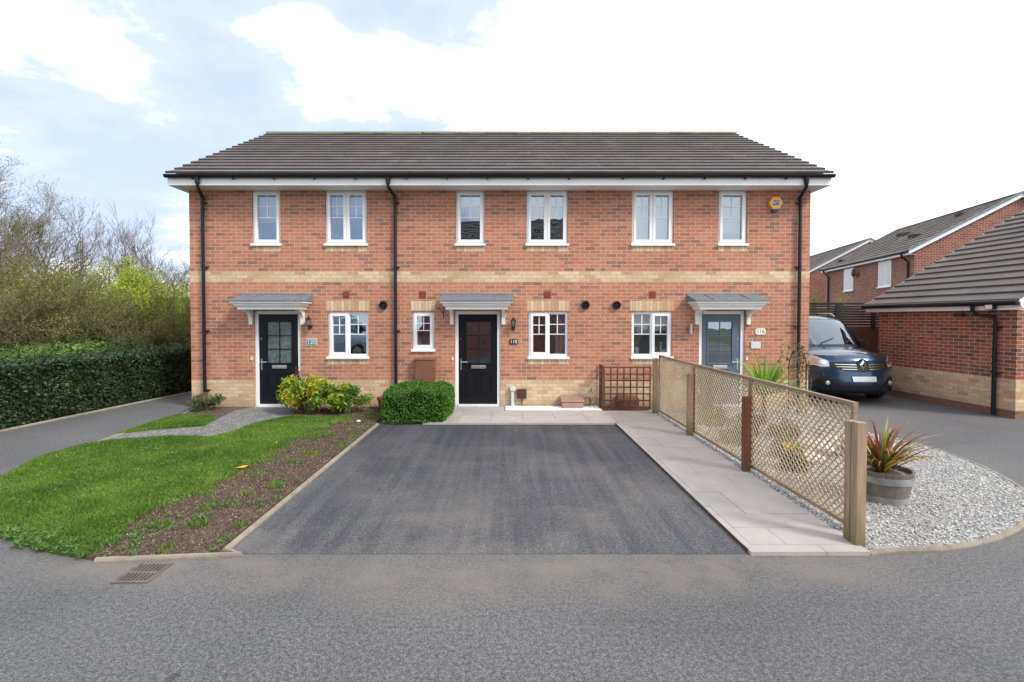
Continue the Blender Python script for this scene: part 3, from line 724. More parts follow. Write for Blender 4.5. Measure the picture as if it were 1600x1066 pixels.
def soldier(root, x0, x1, z0, z1):
    b = MB(); b.box(x0, x1, -0.003, 0.02, z0, z1); return b.build('soldier_course', M['buff_soldier'], root, off=root.location)

def door(root, px0, px1, mat, glass, hinge_right=True, blinds=False):
    o = root.location; x0, x1 = F(px0, 560)[0], F(px1, 560)[0]; z1 = F(430, 486)[1]; z0 = 0.02
    fw = 0.07; f = MB()
    f.box(x0, x0 + fw, 0.03, 0.12, z0, z1); f.box(x1 - fw, x1, 0.03, 0.12, z0, z1); f.box(x0 + fw, x1 - fw, 0.03, 0.12, z1 - fw, z1)
    f.build('door_frame', M['upvc'], root, off=o, bevel=0.005)
    b = MB(); b.box(x0 + fw, x1 - fw, -0.012, 0.12, z0, z0 + 0.052); b.build('threshold', M['upvc'], root, off=o)
    a, c = x0 + fw + .004, x1 - fw - .004; zb, zt = z0 + .055, z1 - fw - .004; w = c - a; H = zt - zb
    g0, g1 = a + w * 0.21, c - w * 0.17; gz0, gz1 = zb + H * 0.46, zt - H * 0.085
    if hinge_right is False: g0, g1 = a + w * .17, c - w * .21
    l = MB(); ya, yb = 0.055, 0.10
    l.box(a, g0, ya, yb, zb, zt); l.box(g1, c, ya, yb, zb, zt); l.box(g0, g1, ya, yb, gz1, zt); l.box(g0, g1, ya, yb, zb, gz0)
    # raised mouldings: glazing surround and the two lower panels
    def rect(x_0, x_1, z_0, z_1, t, yy):
        l.box(x_0, x_1, yy, ya, z_1 - t, z_1); l.box(x_0, x_1, yy, ya, z_0, z_0 + t); l.box(x_0, x_0 + t, yy, ya, z_0 + t, z_1 - t); l.box(x_1 - t, x_1, yy, ya, z_0 + t, z_1 - t)
    rect(g0 - .03, g1 + .03, gz0 - .03, gz1 + .03, .028, ya - .014)
    mx = (g0 + g1) / 2
    for (p, q) in ((g0 - .03, mx - .035), (mx + .035, g1 + .03)):
        rect(p, q, zb + H * .10, zb + H * .36, .016, ya - .010); rect(p + .035, q - .035, zb + H * .10 + .035, zb + H * .36 - .035, .012, ya - .007)
    d = l.build('door', mat, root, off=o, bevel=0.003)
    p = MB(); p.quad((g0, .07, gz0), (g1, .07, gz0), (g1, .07, gz1), (g0, .07, gz1)); p.build('pane', glass, d, off=o)
    q = MB(); t = 0.008
    for i in (1, 2): zz = gz0 + (gz1 - gz0) * i / 3; q.box(g0, g1, .058, .067, zz - t, zz + t)
    q.box(mx - t, mx + t, .0575, .0675, gz0, gz1); q.build('glazing_bars', mat, d, off=o)
    if glass.name.startswith('window'):
        l2 = lining(d, root, 'slats', g0, g1, gz0 + .18, gz1, 0.17) if blinds else None
    lb = MB(); zl = zb + H * .415; lb.box(mx - .16, mx + .16, ya - .022, ya, zl - .036, zl + .036); lb.box(mx - .135, mx + .135, ya - .028, ya - .022, zl - .020, zl + .020)
    lb.build('letterbox', M['chrome'], d, off=o, bevel=.004)
    hx = a + .05 if hinge_right else c - .05; s = 1 if hinge_right else -1; zh = zb + H * .47
    h = MB(); h.box(hx - .016, hx + .016, ya - .008, ya, zh - .17, zh + .07); h.tube([(hx, ya - .005, zh), (hx, ya - .05, zh), (hx + s * .02, ya - .055, zh), (hx + s * .135, ya - .05, zh)], .010, 8)
    h.tube([(hx, ya - .02, zh - .11), (hx, ya - .008, zh - .11)], .012, 8)
    h.build('handle', M['chrome'], d, smooth=True, off=o)
    s_ = MB(); s_.tube([(hx, ya - .006, zb + H * .73), (hx, ya - .001, zb + H * .73)], .012, 8); s_.build('peephole', M['chrome'], d, off=o)
    return (x0 + x1) / 2, z1

def canopy(root, cx):
    o = root.location; c = MB()
    for (hw, yf, za, zb) in ((.64, -.40, 2.105, 2.165), (.675, -.43, 2.165, 2.195), (.70, -.455, 2.195, 2.235), (.745, -.49, 2.235, 2.275)):
        c.box(cx - hw, cx + hw, yf, -.001, za, zb)
    cn = c.build('canopy', M['white_paint'], root, off=o, bevel=0.006)
    l = MB(); hw = .765
    A = [(cx - hw, -.515, 2.275), (cx + hw, -.515, 2.275), (cx + hw, -.001, 2.275), (cx - hw, -.001, 2.275)]
    Bt = [(cx - hw, -.515, 2.295), (cx + hw, -.515, 2.295), (cx + hw - .01, -.001, 2.425), (cx - hw + .01, -.001, 2.425)]
    n = 0; l.v = A + Bt; l.f = [(0, 3, 2, 1), (4, 5, 6, 7), (0, 1, 5, 4), (1, 2, 6, 5), (2, 3, 7, 6), (3, 0, 4, 7)]; l.m = [0] * 6
    for k in (-.38, .38): l.tube([(cx + k, -.5, 2.302), (cx + k, -.01, 2.428)], .012, 6)
    l.box(cx - hw, cx + hw, -.012, 0.0, 2.40, 2.455)
    l.build('lead_roof', M['lead'], cn, off=o, bevel=0.004)
    for s in (-1, 1):
        b = MB(); pts = [(0, 1.79), (-.055, 1.79), (-.06, 1.86)]
        for i in range(7):
            t = i / 6 * math.pi / 2; pts.append((-.06 - .22 * (1 - math.cos(t)), 1.88 + .19 * math.sin(t)))
        pts += [(-.30, 2.075), (-.30, 2.104), (0, 2.104)]
        b.prism([(p[0] - .001, p[1]) for p in pts], cx + s * .55 - .037, cx + s * .55 + .037, 'x'); b.build('bracket', M['white_paint'], cn, off=o)
    return cn

def downpipe(root, xo, xw, clips, zb=0.12, side=1):
    o = root.location; b = MB()
    b.tube([(xo, -.46, 4.80), (xo, -.46, 4.66)], .045, 12); b.tube([(xo, -.46, 4.68), (xo, -.455, 4.60), (xw, -.065, 4.50), (xw, -.06, 4.44), (xw, -.06, zb)], .034, 12)
    b.tube([(xw, -.06, 4.50), (xw, -.06, 4.42)], .042, 12)
    for z in clips: b.tube([(xw, -.06, z - .012), (xw, -.06, z + .012)], .041, 12); b.box(xw, xw + side * .085, -.07, 0.0, z - .010, z + .010)
    return b.build('downpipe', M['black_pvc'], root, smooth=True, off=o)
def flue(root, px, py):
    x, z = F(px, py); b = MB()
    b.lathe((x, 0, z), [(.085, .0), (.088, -.05), (.080, -.06), (.058, -.06), (.050, -.02), (.02, -.015)], 24, axis='y'); b.lathe((x, 0, z), [(.03, -.015), (.03, -.04), (.01, -.042)], 16, axis='y')
    b.build('flue_terminal', M['black_pvc'], root, smooth=True, off=root.location)
def vent(root, px, py=460.5):
    x, z = F(px, py); b = MB(); b.box(x - .072, x + .072, -.010, 0.0, z - .072, z + .072)
    for i in range(5): b.box(x - .06, x + .06, -.016, -.010, z - .058 + i * .025, z - .046 + i * .025)
    b.build('air_brick', M['terracotta'], root, off=root.location)
def small_box(root, name, px, py, wpx, hpx, d, mat, bevel=.004):
    x, z = F(px, py); w, h = wpx / 73 / 2, hpx / 73 / 2; b = MB(); b.box(x - w, x + w, -d, 0, z - h, z + h)
    return b.build(name, mat, root, off=root.location, bevel=bevel)
def carriage_lamp(root, px, py, side):
    x, z = F(px, py); o = root.location; b = MB()
    b.lathe((x, 0, z - .06), [(.045, 0), (.045, -.012), (.025, -.02)], 16, axis='y')
    b.tube([(x, -.01, z - .07), (x, -.06, z - .095), (x, -.10, z - .075), (x, -.10, z - .045)], .011, 8)
    b.lathe((x, -.10, z), [(.010, -.055), (.026, -.045), (.028, -.038)], 6); b.lathe((x, -.10, z), [(.058, .085), (.062, .092), (.05, .115), (.012, .150), (.010, .165), (.004, .185)], 6)
    for k in range(6):
        t = k * math.pi / 3; b.bar((x + .027 * math.cos(t), -.10 + .027 * math.sin(t), z - .04), (x + .056 * math.cos(t), -.10 + .056 * math.sin(t), z + .088), .006, .006, (0.1, .2, 1))
    b.lathe((x, -.075, z - .105), [(.0, -.03), (.022, -.022), (.028, 0), (.022, .02), (.0, .03)], 12)
    l = b.build('wall_lamp', M['black'], root, off=o)
    g_ = MB(); g_.lathe((x, -.10, z), [(.026, -.038), (.053, .086)], 6); g_.build('lamp_glass', M['lamp_glass'], l, off=o)
    q = MB(); q.lathe((x, -.10, z), [(.008, -.03), (.014, .0), (.012, .045), (.004, .06)], 10); q.build('bulb', M['bulb'], l, off=o)
def number_sign(root, px, py, txt, plate, ink, rim=None, oval=False, w=.235, h=.15):
    x, z = F(px, py); o = root.location; b = MB()
    def rr(w_, h_, r):
        p = []
        for (cx, cz, a0) in ((w_ / 2 - r, h_ / 2 - r, 0), (-w_ / 2 + r, h_ / 2 - r, 90), (-w_ / 2 + r, -h_ / 2 + r, 180), (w_ / 2 - r, -h_ / 2 + r, 270)):
            for k in range(5): t = R(a0 + k * 22.5); p.append((x + cx + r * math.cos(t), z + cz + r * math.sin(t)))
        return p
    b.prism(rr(w, h, .045 if oval else .02), -.014, 0, 'y')
    s = b.build('house_number', rim or plate, root, off=o); yy = -.0145
    if rim:
        c = MB(); c.prism(rr(w - .03, h - .03, .018), -.017, -.014, 'y'); c.build('plate_face', plate, s, off=o); yy = -.0175
    text_mesh(txt, h * .86, .001, lambda v: Vector((x - o[0] + v.x, yy - v.z - o[1], z - o[2] + v.y)), 'numerals', ink, s)
PITCHR = R(29.2); EY, EZ = -0.46, 4.865
def house(name, rx, x0, x1, wins, doorspec, label, ends):
    root = thing(name, (rx, 0, 0), label, 'house', 'three terraced houses in one row'); o = root.location
    holes = [(F(a, 450)[0] if c < 400 else F(a, 520)[0], F(b_, 450)[0] if c < 400 else F(b_, 520)[0], z0, z1) for (a, b_, c, z0, z1) in [(w[0], w[1], w[2], w[3], w[4]) for w in wins]]
    dx0, dx1 = F(doorspec[0], 560)[0], F(doorspec[1], 560)[0]; dz1 = F(430, 486)[1]
    allh = holes + [(dx0, dx1, 0.02, dz1)]
    TOP = 4.655; xs = sorted({x0, x1} | {h[0] for h in allh} | {h[1] for h in allh}); zs = sorted({-0.1, TOP} | {min(h[3], TOP) for h in allh} | {h[2] for h in allh})
    b = MB()
    for a, c in zip(xs[:-1], xs[1:]):
        for e, f_ in zip(zs[:-1], zs[1:]):
            mx, mz = (a + c) / 2, (e + f_) / 2
            if any(h[0] < mx < h[1] and h[2] < mz < h[3] for h in allh): continue
            b.quad((a, 0, e), (c, 0, e), (c, 0, f_), (a, 0, f_))
    for h in allh:
        a, c, e, f_ = h; D = .125; f2 = min(f_, TOP)
        b.quad((a, 0, e), (a, 0, f2), (a, D, f2), (a, D, e)); b.quad((c, 0, e), (c, D, e), (c, D, f2), (c, 0, f2))
        b.quad((a, 0, f2), (c, 0, f2), (c, D, f2), (a, D, f2)); b.quad((a, 0, e), (a, D, e), (c, D, e), (c, 0, e))
    DB = 7.66; RZ = 7.08
    for e, sgn in ends:
        b.quad((e, 0, -.1), (e, DB, -.1), (e, DB, TOP), (e, 0, TOP)); b.quad((e, 0, TOP), (e, DB, TOP), (e, DB / 2, RZ - .1))
    for e in (x0, x1):
        if e not in [q[0] for q in ends]: b.quad((e, 0, -.1), (e, DB, -.1), (e, DB, TOP), (e, 0, TOP))
    b.quad((x0, DB, -.1), (x1, DB, -.1), (x1, DB, TOP), (x0, DB, TOP))
    b.build('wall', M['brick'], root, off=o)
    # rooms behind the glass
    r = MB()
    for (za, zb) in ((0.0, 2.35), (2.55, 4.65)):
        a, c, y0, y1 = x0 + .06, x1 - .06, .127, 3.6
        r.quad((a, y0, za), (c, y0, za), (c, y1, za), (a, y1, za)); r.quad((a, y0, zb), (a, y1, zb), (c, y1, zb), (c, y0, zb))
        r.quad((a, y1, za), (c, y1, za), (c, y1, zb), (a, y1, zb)); r.quad((a, y0, za), (a, y1, za), (a, y1, zb), (a, y0, zb)); r.quad((c, y0, za), (c, y0, zb), (c, y1, zb), (c, y1, za))
        # inner face of the front wall with the same openings
        hh = [h for h in allh if (h[2] < 2.4) == (za < 1)]
        xs2 = sorted({a, c} | {h[0] for h in hh} | {h[1] for h in hh}); zs2 = sorted({za, zb} | {max(min(h[3], zb), za) for h in hh} | {max(h[2], za) for h in hh})
        for p, q in zip(xs2[:-1], xs2[1:]):
            for e, f_ in zip(zs2[:-1], zs2[1:]):
                mx, mz = (p + q) / 2, (e + f_) / 2
                if any(h[0] < mx < h[1] and h[2] < mz < h[3] for h in hh): continue
                r.quad((p, y0, e), (q, y0, e), (q, y0, f_), (p, y0, f_))
    r.build('interior_wall', M['inner'], root, off=o)
    frs = []
    for w, h in zip(wins, holes):
        fr, cells = window(root, h[0] + .004, h[1] - .004, h[2] + .04, h[3] - .004, w[5], mat_glass=w[6] if len(w) > 6 and w[6] != 1 else 'glass'); frs.append((fr, h))
        if w[2] > 400:
            soldier(root, h[0] - .03, h[1] + .03, F(430, 485.5)[1], F(430, 470)[1])
        if len(w) > 6 or w[2] < 400: soldier(root, h[0] - .0, h[1] + .0, h[2] - .125, h[2] - .012)
    cx, _ = door(root, *doorspec)
    canopy(root, cx)
    # roof
    ex0 = x0 - (.17 if any(s < 0 for e, s in ends) else 0); ex1 = x1 + (.17 if any(s > 0 for e, s in ends) else 0)
    rng = np.random.RandomState(int(rx * 40) % 97)
    V1, F1, r1 = tiles(ex0, ex1, EY, EZ, PITCHR, 16, .31, .30, rng)
    V2, F2, r2 = tiles(ex0, ex1, 8.12, EZ, PITCHR, 16, .31, .30, rng, -1)
    V = np.concatenate([V1, V2]); Fc = np.concatenate([F1, F2 + len(V1)])
    rf = npmesh('roof', V - np.array(o), Fc, M['tile'], root, r1 + r2)
    rd = MB(); x = ex0; rz = EZ + 4.29 * math.tan(PITCHR)
    while x < ex1 - .05:
        xe = min(x + .45, ex1); h = rng.uniform(-.006, .006); pts = []
        for k in range(9): t = math.pi * k / 8; pts.append((3.83 + .125 * math.cos(t), rz - .02 + h + .085 * math.sin(t)))
        rd.prism(pts, x + .004, xe - .004, 'x'); x = xe
    rd.build('ridge_tiles', M['ridge'], rf, off=o)
    u = MB(); u.prism([(EY + .08, EZ - .03), (3.83, rz - .10), (8.04, EZ - .03), (8.04, EZ - .06), (3.83, rz - .14), (EY + .08, EZ - .06)], ex0 + .02, ex1 - .02, 'x'); u.build('roof_felt', M['black'], rf, off=o)
    f = MB(); f.box(ex0 + (.005 if ex0 != x0 else 0), ex1 - .005 if ex1 != x1 else x1, -.415, -.395, 4.64, 4.84)
    if ex0 == x0: f.v = f.v; 
    f.build('fascia', M['upvc'], root, off=o)
    s = MB(); s.box(ex0 + (.008 if ex0 != x0 else 0), ex1 - .008 if ex1 != x1 else x1, -.395, -.001, 4.642, 4.654); 
    for e, sg in ends:
        s.box(e + sg * .002, e + sg * .162, -.001, 0.60, 4.642, 4.654)
        for (a, c) in ((0.0, 1), ): s.box(e + sg * .150, e + sg * .162, -.394, .60, 4.654, 4.79)
    s.build('soffit', M['upvc'], root, off=o)
    for e, sg in ends:
        q = MB(); xa = e + sg * .150; 
        for (ya, za, yb, zb_) in ((EY + .06, EZ - .09, 3.83, rz - .13), (8.06, EZ - .09, 3.83, rz - .13)):
            q = MB(); ys_ = .62 if ya < 1 else ya; q.bar((xa, ys_, za + (ys_ - ya) * math.tan(PITCHR)), (xa, yb, zb_), .02, .16); q.build('bargeboard', M['upvc'], root, off=o)
            q = MB(); q.bar((e + sg * .071, ya + (.02 if ya < 1 else -.02), za - .03), (e + sg * .071, yb, zb_ - .03), .134, .012); q.build('verge_soffit', M['upvc'], root, off=o)
    gt = MB(); n = 10; pr = []
    for k in range(n + 1): t = math.pi + math.pi * k / n; pr.append((EY - .012 + .058 * math.cos(t), 4.838 + .062 * math.sin(t)))
    pr2 = [(EY - .012 + (q[0] - EY + .012) * .88, 4.838 + (q[1] - 4.838) * .88) for q in pr[::-1]]
    gt.prism(pr + pr2, ex0 - (.01 if ex0 != x0 else 0), ex1 + (.01 if ex1 != x1 else 0), 'x')
    x = x0 + .35
    while x < x1: gt.bar((x, -.416, 4.76), (x + .02, EY - .04, 4.775), .02, .02); gt.box(x - .012, x + .012, EY - .075, -.41, 4.768, 4.778); x += .83
    gt.build('gutter', M['black_pvc'], root, off=o)
    return root, frs

XA, XB, XC, XD = F(297.5, 470)[0], F(616, 470)[0], F(939, 470)[0], F(1264.5, 470)[0]
ZU0, ZU1 = F(800, 384)[1], 4.645
ZL0, ZL1 = F(800, 560.5)[1], F(800, 487)[1]
ZS0 = F(660, 549)[1]
h120, w120 = house('terraced_house', -4.5, XA, XB, [(395, 439, 300, ZU0, ZU1, ['open']), (509, 573.5, 300, ZU0, ZU1, ['open', 'open']), (512, 575.5, 487, ZL0, ZL1, ['open', 'fixed'], 1)],
    (398, 470, M['door_black'], M['obscure']), 'left end house of the brick terrace, number 120, with black door and grey flat canopy', [(XA, -1)])
h118, w118 = house('terraced_house', -0.225, XB, XC, [(712.5, 757, 300, ZU0, ZU1, ['open']), (822.5, 887, 300, ZU0, ZU1, ['open', 'open']), (644, 678.5, 487, ZS0, ZL1, ['open']), (826, 888, 487, ZL0, ZL1, ['open', 'fixed'], 1)],
    (711, 782, M['door_black'], M['glass']), 'middle brick terraced house, number 118, black door behind the empty driveway', [])
h116, w116 = house('terraced_house', 4.275, XC, XD, [(987, 1052, 300, ZU0, ZU1, ['open', 'open']), (1122, 1166.5, 300, ZU0, ZU1, ['open']), (987, 1050.5, 487, ZL0, ZL1, ['fixed', 'open'], 'glass_clear')],
    (1092, 1163, M['door_blue'], M['glass'], False, True), 'right end house of the brick terrace, number 116, with grey-blue door behind the lattice fence', [(XD, 1)])
# blinds and curtains
def cv(root, w, kind, fx0, fx1, fz0, fz1, y=.24):
    fr, h = w; lining(fr, root, kind, h[0] + (h[1] - h[0]) * fx0, h[0] + (h[1] - h[0]) * fx1, h[2] + (h[3] - h[2]) * fz0, h[2] + (h[3] - h[2]) * fz1, y)
cv(h120, w120[0], 'roller', -.1, 1.1, .45, 1.0); cv(h120, w120[1], 'roller', -.1, 1.1, .60, 1.0); cv(h120, w120[2], 'slats', -.1, 1.1, .66, 1.02, .2)
cv(h118, w118[2], 'roller', -.1, 1.1, .0, .35, .5)
cv(h118, w118[3], 'curtain', .70, 1.15, .0, 1.05)
cv(h116, w116[0], 'roller', -.1, 1.1, .0, 1.05); cv(h116, w116[1], 'roller', -.1, 1.1, .25, 1.05); cv(h118, w118[0], 'roller', -.1, 1.1, .72, 1.05); cv(h116, w116[2], 'roller', -.1, .52, .50, 1.02); cv(h116, w116[2], 'roller', .52, 1.1, .58, 1.02, .25)  # upstairs blinds of the right house are added to make its panes paler
# fixings on the walls
downpipe(h120, F(309, 285, -.44)[0], F(320, 400)[0], [F(0, y)[1] for y in (318, 418, 517, 609)])
downpipe(h118, F(606.5, 285, -.44)[0], F(616.5, 400)[0] + .03, [F(0, y)[1] for y in (318, 418, 517)])
downpipe(h116, F(1259.5, 285, -.44)[0], F(1247, 400)[0], [F(0, y)[1] for y in (318, 418, 510)], side=-1)
for r_, p_ in ((h120, 541), (h118, 660.5), (h118, 855.5), (h116, 1019.5)): vent(r_, p_)
for r_, p_ in ((h120, 599.5), (h118, 914.5), (h116, 963)): flue(r_, p_, 477)
carriage_lamp(h120, 485, 506, 1); carriage_lamp(h118, 802, 508, 1)
number_sign(h120, 487, 534.5, '120', M['teal'], M['china'], M['grey_plastic'])
number_sign(h118, 802.5, 534, '118', M['slate'], M['china'], w=.18, h=.12)
number_sign(h116, 1188, 518, '116', M['china'], M['slate'], oval=True, w=.215, h=.135)
small_box(h116, 'wall_plaque', 1180.5, 539.5, 15, 10.5, .02, M['grey_plastic'])
small_box(h120, 'doorbell', 393.5, 560.5, 3, 5.5, .02, M['cream']); small_box(h118, 'doorbell', 707, 561, 2.6, 4.5, .02, M['china']); small_box(h116, 'doorbell', 1166.5, 560.5, 2.8, 4.5, .02, M['china'])
x, z = F(1077.5, 514); b = MB(); b.tube([(x, -.07, z - .11), (x, -.07, z + .11)], .034, 16); b.box(x - .02, x + .02, -.05, 0, z - .07, z + .05); b.build('wall_lamp', M['steel'], h116, smooth=True, off=h116.location)
x, z = F(1098, 487); b = MB(); b.box(x - .02, x + .03, -.12, -.06, z - .05, z + .06); b.box(x - .01, x + .01, -.06, 0, z - .01, z + .01); b.build('sensor', M['china'], h116, off=h116.location, bevel=.006)
x, z = F(690, 486); b = MB(); b.tube([(x + .04, -.004, z - .16), (x + .04, -.004, z + .08)], .008, 6); b.tube([(x + .04, -.01, z - .07), (x + .03, -.10, z - .03), (x, -.14, z + .03), (x - .03, -.17, z + .06), (x - .05, -.20, z + .03), (x - .04, -.21, z - .01)], .007, 6)
b.build('hanging_hook', M['black'], h118, smooth=True, off=h118.location)
# meter box
x0, x1 = F(650, 580)[0], F(680.5, 580)[0]; b = MB(); b.box(x0, x1, -.15, 0, .30, 1.04); b.prism([(-.165, 1.04), (-.165, 1.055), (0, 1.085), (0, 1.04)], x0 - .012, x1 + .012, 'x'); b.box(x0 + .02, x1 - .02, -.156, -.15, .33, 1.02)
b.build('meter_box', M['brown_box'], h118, off=h118.location, bevel=.006)
x, z = F(801, 608); b = MB(); b.box(x - .055, x + .055, -.09, 0, z - .03, z + .055); b.box(x - .035, x + .03, -.07, 0, .03, z - .03); b.build('conduit', M['grey_plastic'], h118, off=h118.location, bevel=.008)
x, z = F(815, 615); b = MB(); b.box(x - .1, x + .1, -.07, 0, z - .10, z + .10); b.tube([(x, -.03, z - .1), (x + .005, -.03, .1), (x + .01, -.03, .03)], .009, 6); b.build('cable_box', M['dark_brown_box'], h118, off=h118.location, bevel=.015)
x, z = F(922, 621); b = MB(); b.tube([(x + .02, -.02, z + .20), (x + .02, -.03, z + .14), (x, -.03, z + .12)], .009, 6)
b.tube([(F(905, 620)[0], -.03, z - .02), (x - .05, -.03, z - .0), (x - .01, -.03, z - .01), (x, -.03, z - .06), (x, -.03, z - .17), (x - .05, -.03, z - .19), (F(908, 620)[0], -.03, z - .19)], .010, 8); b.build('copper_pipe', M['copper'], h118, smooth=True, off=h118.location)
# alarm box
x, z = F(1209.5, 318.5); o = h116.location; b = MB(); hx = [(x + .145 * math.cos(R(60 * k)), z + .145 * math.sin(R(60 * k))) for k in range(6)]
b.prism(hx, -.085, 0, 'y'); ab = b.build('alarm_box', M['orange'], h116, off=o, bevel=.004)
b = MB(); b.prism([(x - .075, z - .126), (x + .075, z - .126), (x + .05, z - .185), (x - .05, z - .185)], -.07, 0, 'y'); b.build('strobe_cover', M['navy'], ab, off=o)
b = MB(); b.prism([(x - .07, z - .045), (x + .055, z - .045), (x + .07, z + .05), (x - .055, z + .05)], -.088, -.085, 'y'); lg = b.build('logo', M['navy'], ab, off=o)
text_mesh('ADT', .082, .001, lambda v: Vector((x - o[0] + v.x, -.0895 - v.z - o[1], z + .002 - o[2] + v.y)), 'logo_lettering', M['china'], ab, 0.95, .25)
# window boards inside number 116 and 120 with the things standing on them
fr, h = w116[2]; zb = h[2] + .045
b = MB(); b.box(h[0], h[1], .127, .36, zb - .02, zb); b.build('window_board', M['upvc'], fr, off=h116.location)
def dried_vase():
    x = h[0] + .17; t = thing('vase', (x, .25, zb), 'white jug of dried grasses on the window board of the right house', 'vase')
    v = MB(); v.lathe((0, 0, 0), [(.045, 0), (.055, .03), (.06, .12), (.05, .17), (.056, .19)], 18); v.tube([(-.055, 0, .15), (-.10, 0, .13), (-.10, 0, .07), (-.058, 0, .04)], .009, 6); v.build('jug', M['china'], t, smooth=True)
    rng = np.random.RandomState(5); S = []; T = []
    for k in range(60):
        a = rng.uniform(-.28, .28); bb = rng.uniform(-.1, .1); L = rng.uniform(.22, .5); S.append([0, 0, .15, a * L * 1.6, bb * L, .17 + L, .0022, .0012])
        for j in range(9): q = rng.uniform(.6, 1.05); T.append([a * L * 1.6 * q, bb * L * q, .17 + L * q])
    V, Fc = segs_mesh(np.array(S)); V2, F2 = leaves(np.array(T), .05, rng, .8, .22)
    V_ = np.concatenate([V, V2]); Fq = np.concatenate([Fc[:, [0, 1, 2]], Fc[:, [0, 2, 3]], F2 + len(V)]); npmesh('dried_grass', V_, Fq, M['straw'], t)
dried_vase()
def goose(x, s, mat, label):
    t = thing('goose_figurine', (x, .24, zb), label, 'ornament', 'goose ornaments in the window'); b = MB()
    b.tube([(-.045 * s, 0, .05 * s), (-.02 * s, 0, .06 * s), (.02 * s, 0, .085 * s), (.05 * s, 0, .10 * s), (.085 * s, 0, .13 * s)][::-1], [.008 * s, .03 * s, .042 * s, .04 * s, .02 * s], 10)
    b.tube([(-.03 * s, 0, .07 * s), (-.05 * s, 0, .13 * s), (-.035 * s, 0, .2 * s), (-.045 * s, 0, .235 * s)], [.03 * s, .016 * s, .012 * s, .02 * s], 10); b.box(-.02 * s, .02 * s, -.02 * s, .02 * s, 0, .03 * s)
    t2 = b.build('body', mat, t, smooth=True); c = MB(); c.tube([(-.055 * s, 0, .235 * s), (-.095 * s, 0, .228 * s)], [.010 * s, .004 * s], 8); c.build('beak', M['orange'], t)
goose(h[1] - .115, 1.25, M['china'], 'taller white goose ornament standing in the window of the right house')
goose(h[1] - .235, .8, M['ochre_china'], 'smaller ochre duck ornament beside the taller white goose in the window')
# ------------------------------------------------------------------ brown trellis screen, boxes, drain
def trellis():
    t = thing('trellis_screen', (2.5, -.36, .03), 'low dark brown square trellis screening the wall corner beside the lattice fence', 'trellis')
    o = t.location; x0, x1 = 2.03, 3.0; y0, y1 = -.38, -.03; z0, z1 = .05, .93
    b = MB(); nv, nh = 8, 7
    for i in range(nv): x = x0 + .01 + (x1 - x0 - .02) * i / (nv - 1); b.box(x - .014, x + .014, y0, y0 + .014, z0, z1)
    for i in range(nh): z = z0 + .03 + (z1 - z0 - .05) * i / (nh - 1); b.box(x0, x1, y0 + .014, y0 + .028, z - .014, z + .014)
    b.box(x0 - .02, x1, y0 - .012, y0 + .0, z0 - .02, z0 + .015); b.build('front_panel', M['trellis'], t, off=o)
    b = MB()
    for i in range(4): y = y0 + .035 + (y1 - y0 - .04) * i / 3; b.box(x0 - .028, x0 - .014, y - .014, y + .014, z0, z1 + .02)
    for i in range(nh): z = z0 + .03 + (z1 - z0 - .05) * i / (nh - 1); b.box(x0 - .014, x0, y0 + .03, y1, z - .014, z + .014)
    b.box(x0 - .03, x0 + .01, y0 - .01, y0 + .03, z0, z1 + .02); b.build('side_panel', M['trellis'], t, off=o)
trellis()
def ground_box(x, y, w, h, d, mat, label):
    t = thing('meter_cover', (x, y, .04), label, 'meter cover'); b = MB()
    b.prism([(-d / 2, 0), (-d / 2 + .03, h * .55), (d / 2, h * .6), (d / 2, 0)], -w / 2, w / 2, 'x'); b.build('base', mat, t, bevel=.006)
    b = MB(); b.prism([(-d / 2 + .012, h * .57), (-d / 2 + .03, h * .72), (d / 2, h), (d / 2, h * .62)], -w / 2 - .02, w / 2 + .02, 'x'); b.build('lid', mat, t, bevel=.006)
ground_box(F(892, 640)[0], -.17, .44, .24, .30, M['pink_brown'], 'pinkish brown low meter cover on the white pebbles')
ground_box(2.58, -.17, .42, .24, .28, M['brown_box'], 'dark brown meter cover behind the brown trellis')
def drain():
    c = P((170, 912), (231, 911), (272, 881), (212, 881)); x0, x1 = c[0][0] + .01, c[1][0]; y0, y1 = c[0][1], c[3][1]
    t = thing('drain_grate', ((x0 + x1) / 2, (y0 + y1) / 2, 0), 'rusty slotted drain grate set in the road by the kerb', 'drain'); o = t.location
    b = MB(); z0, z1 = .001, .010; b.box(x0, x1, y0, y0 + .022, z0, z1); b.box(x0, x1, y1 - .022, y1, z0, z1); ym = (y0 + y1) / 2; b.box(x0 + .02, x1 - .02, ym - .012, ym + .012, z0, z1)
    b.box(x0, x0 + .015, y0 + .022, y1 - .022, z0, z1); b.box(x1 - .015, x1, y0 + .022, y1 - .022, z0, z1); n = 9
    for i in range(1, n):
        x = x0 + (x1 - x0) * i / n
        for (a, c_) in ((y0 + .022, ym - .012), (ym + .012, y1 - .022)): b.box(x - .0055, x + .0055, a, c_, z0, z1)
    b.build('grate', M['iron'], t, off=o); q = MB(); q.box(x0 + .004, x1 - .004, y0 + .004, y1 - .004, -.0, .0025); q.build('pit_shade_plate', M['pit_shade'], t, off=o)  # flat near-black plate below the bars; its colour stands for the pit's shade
drain()
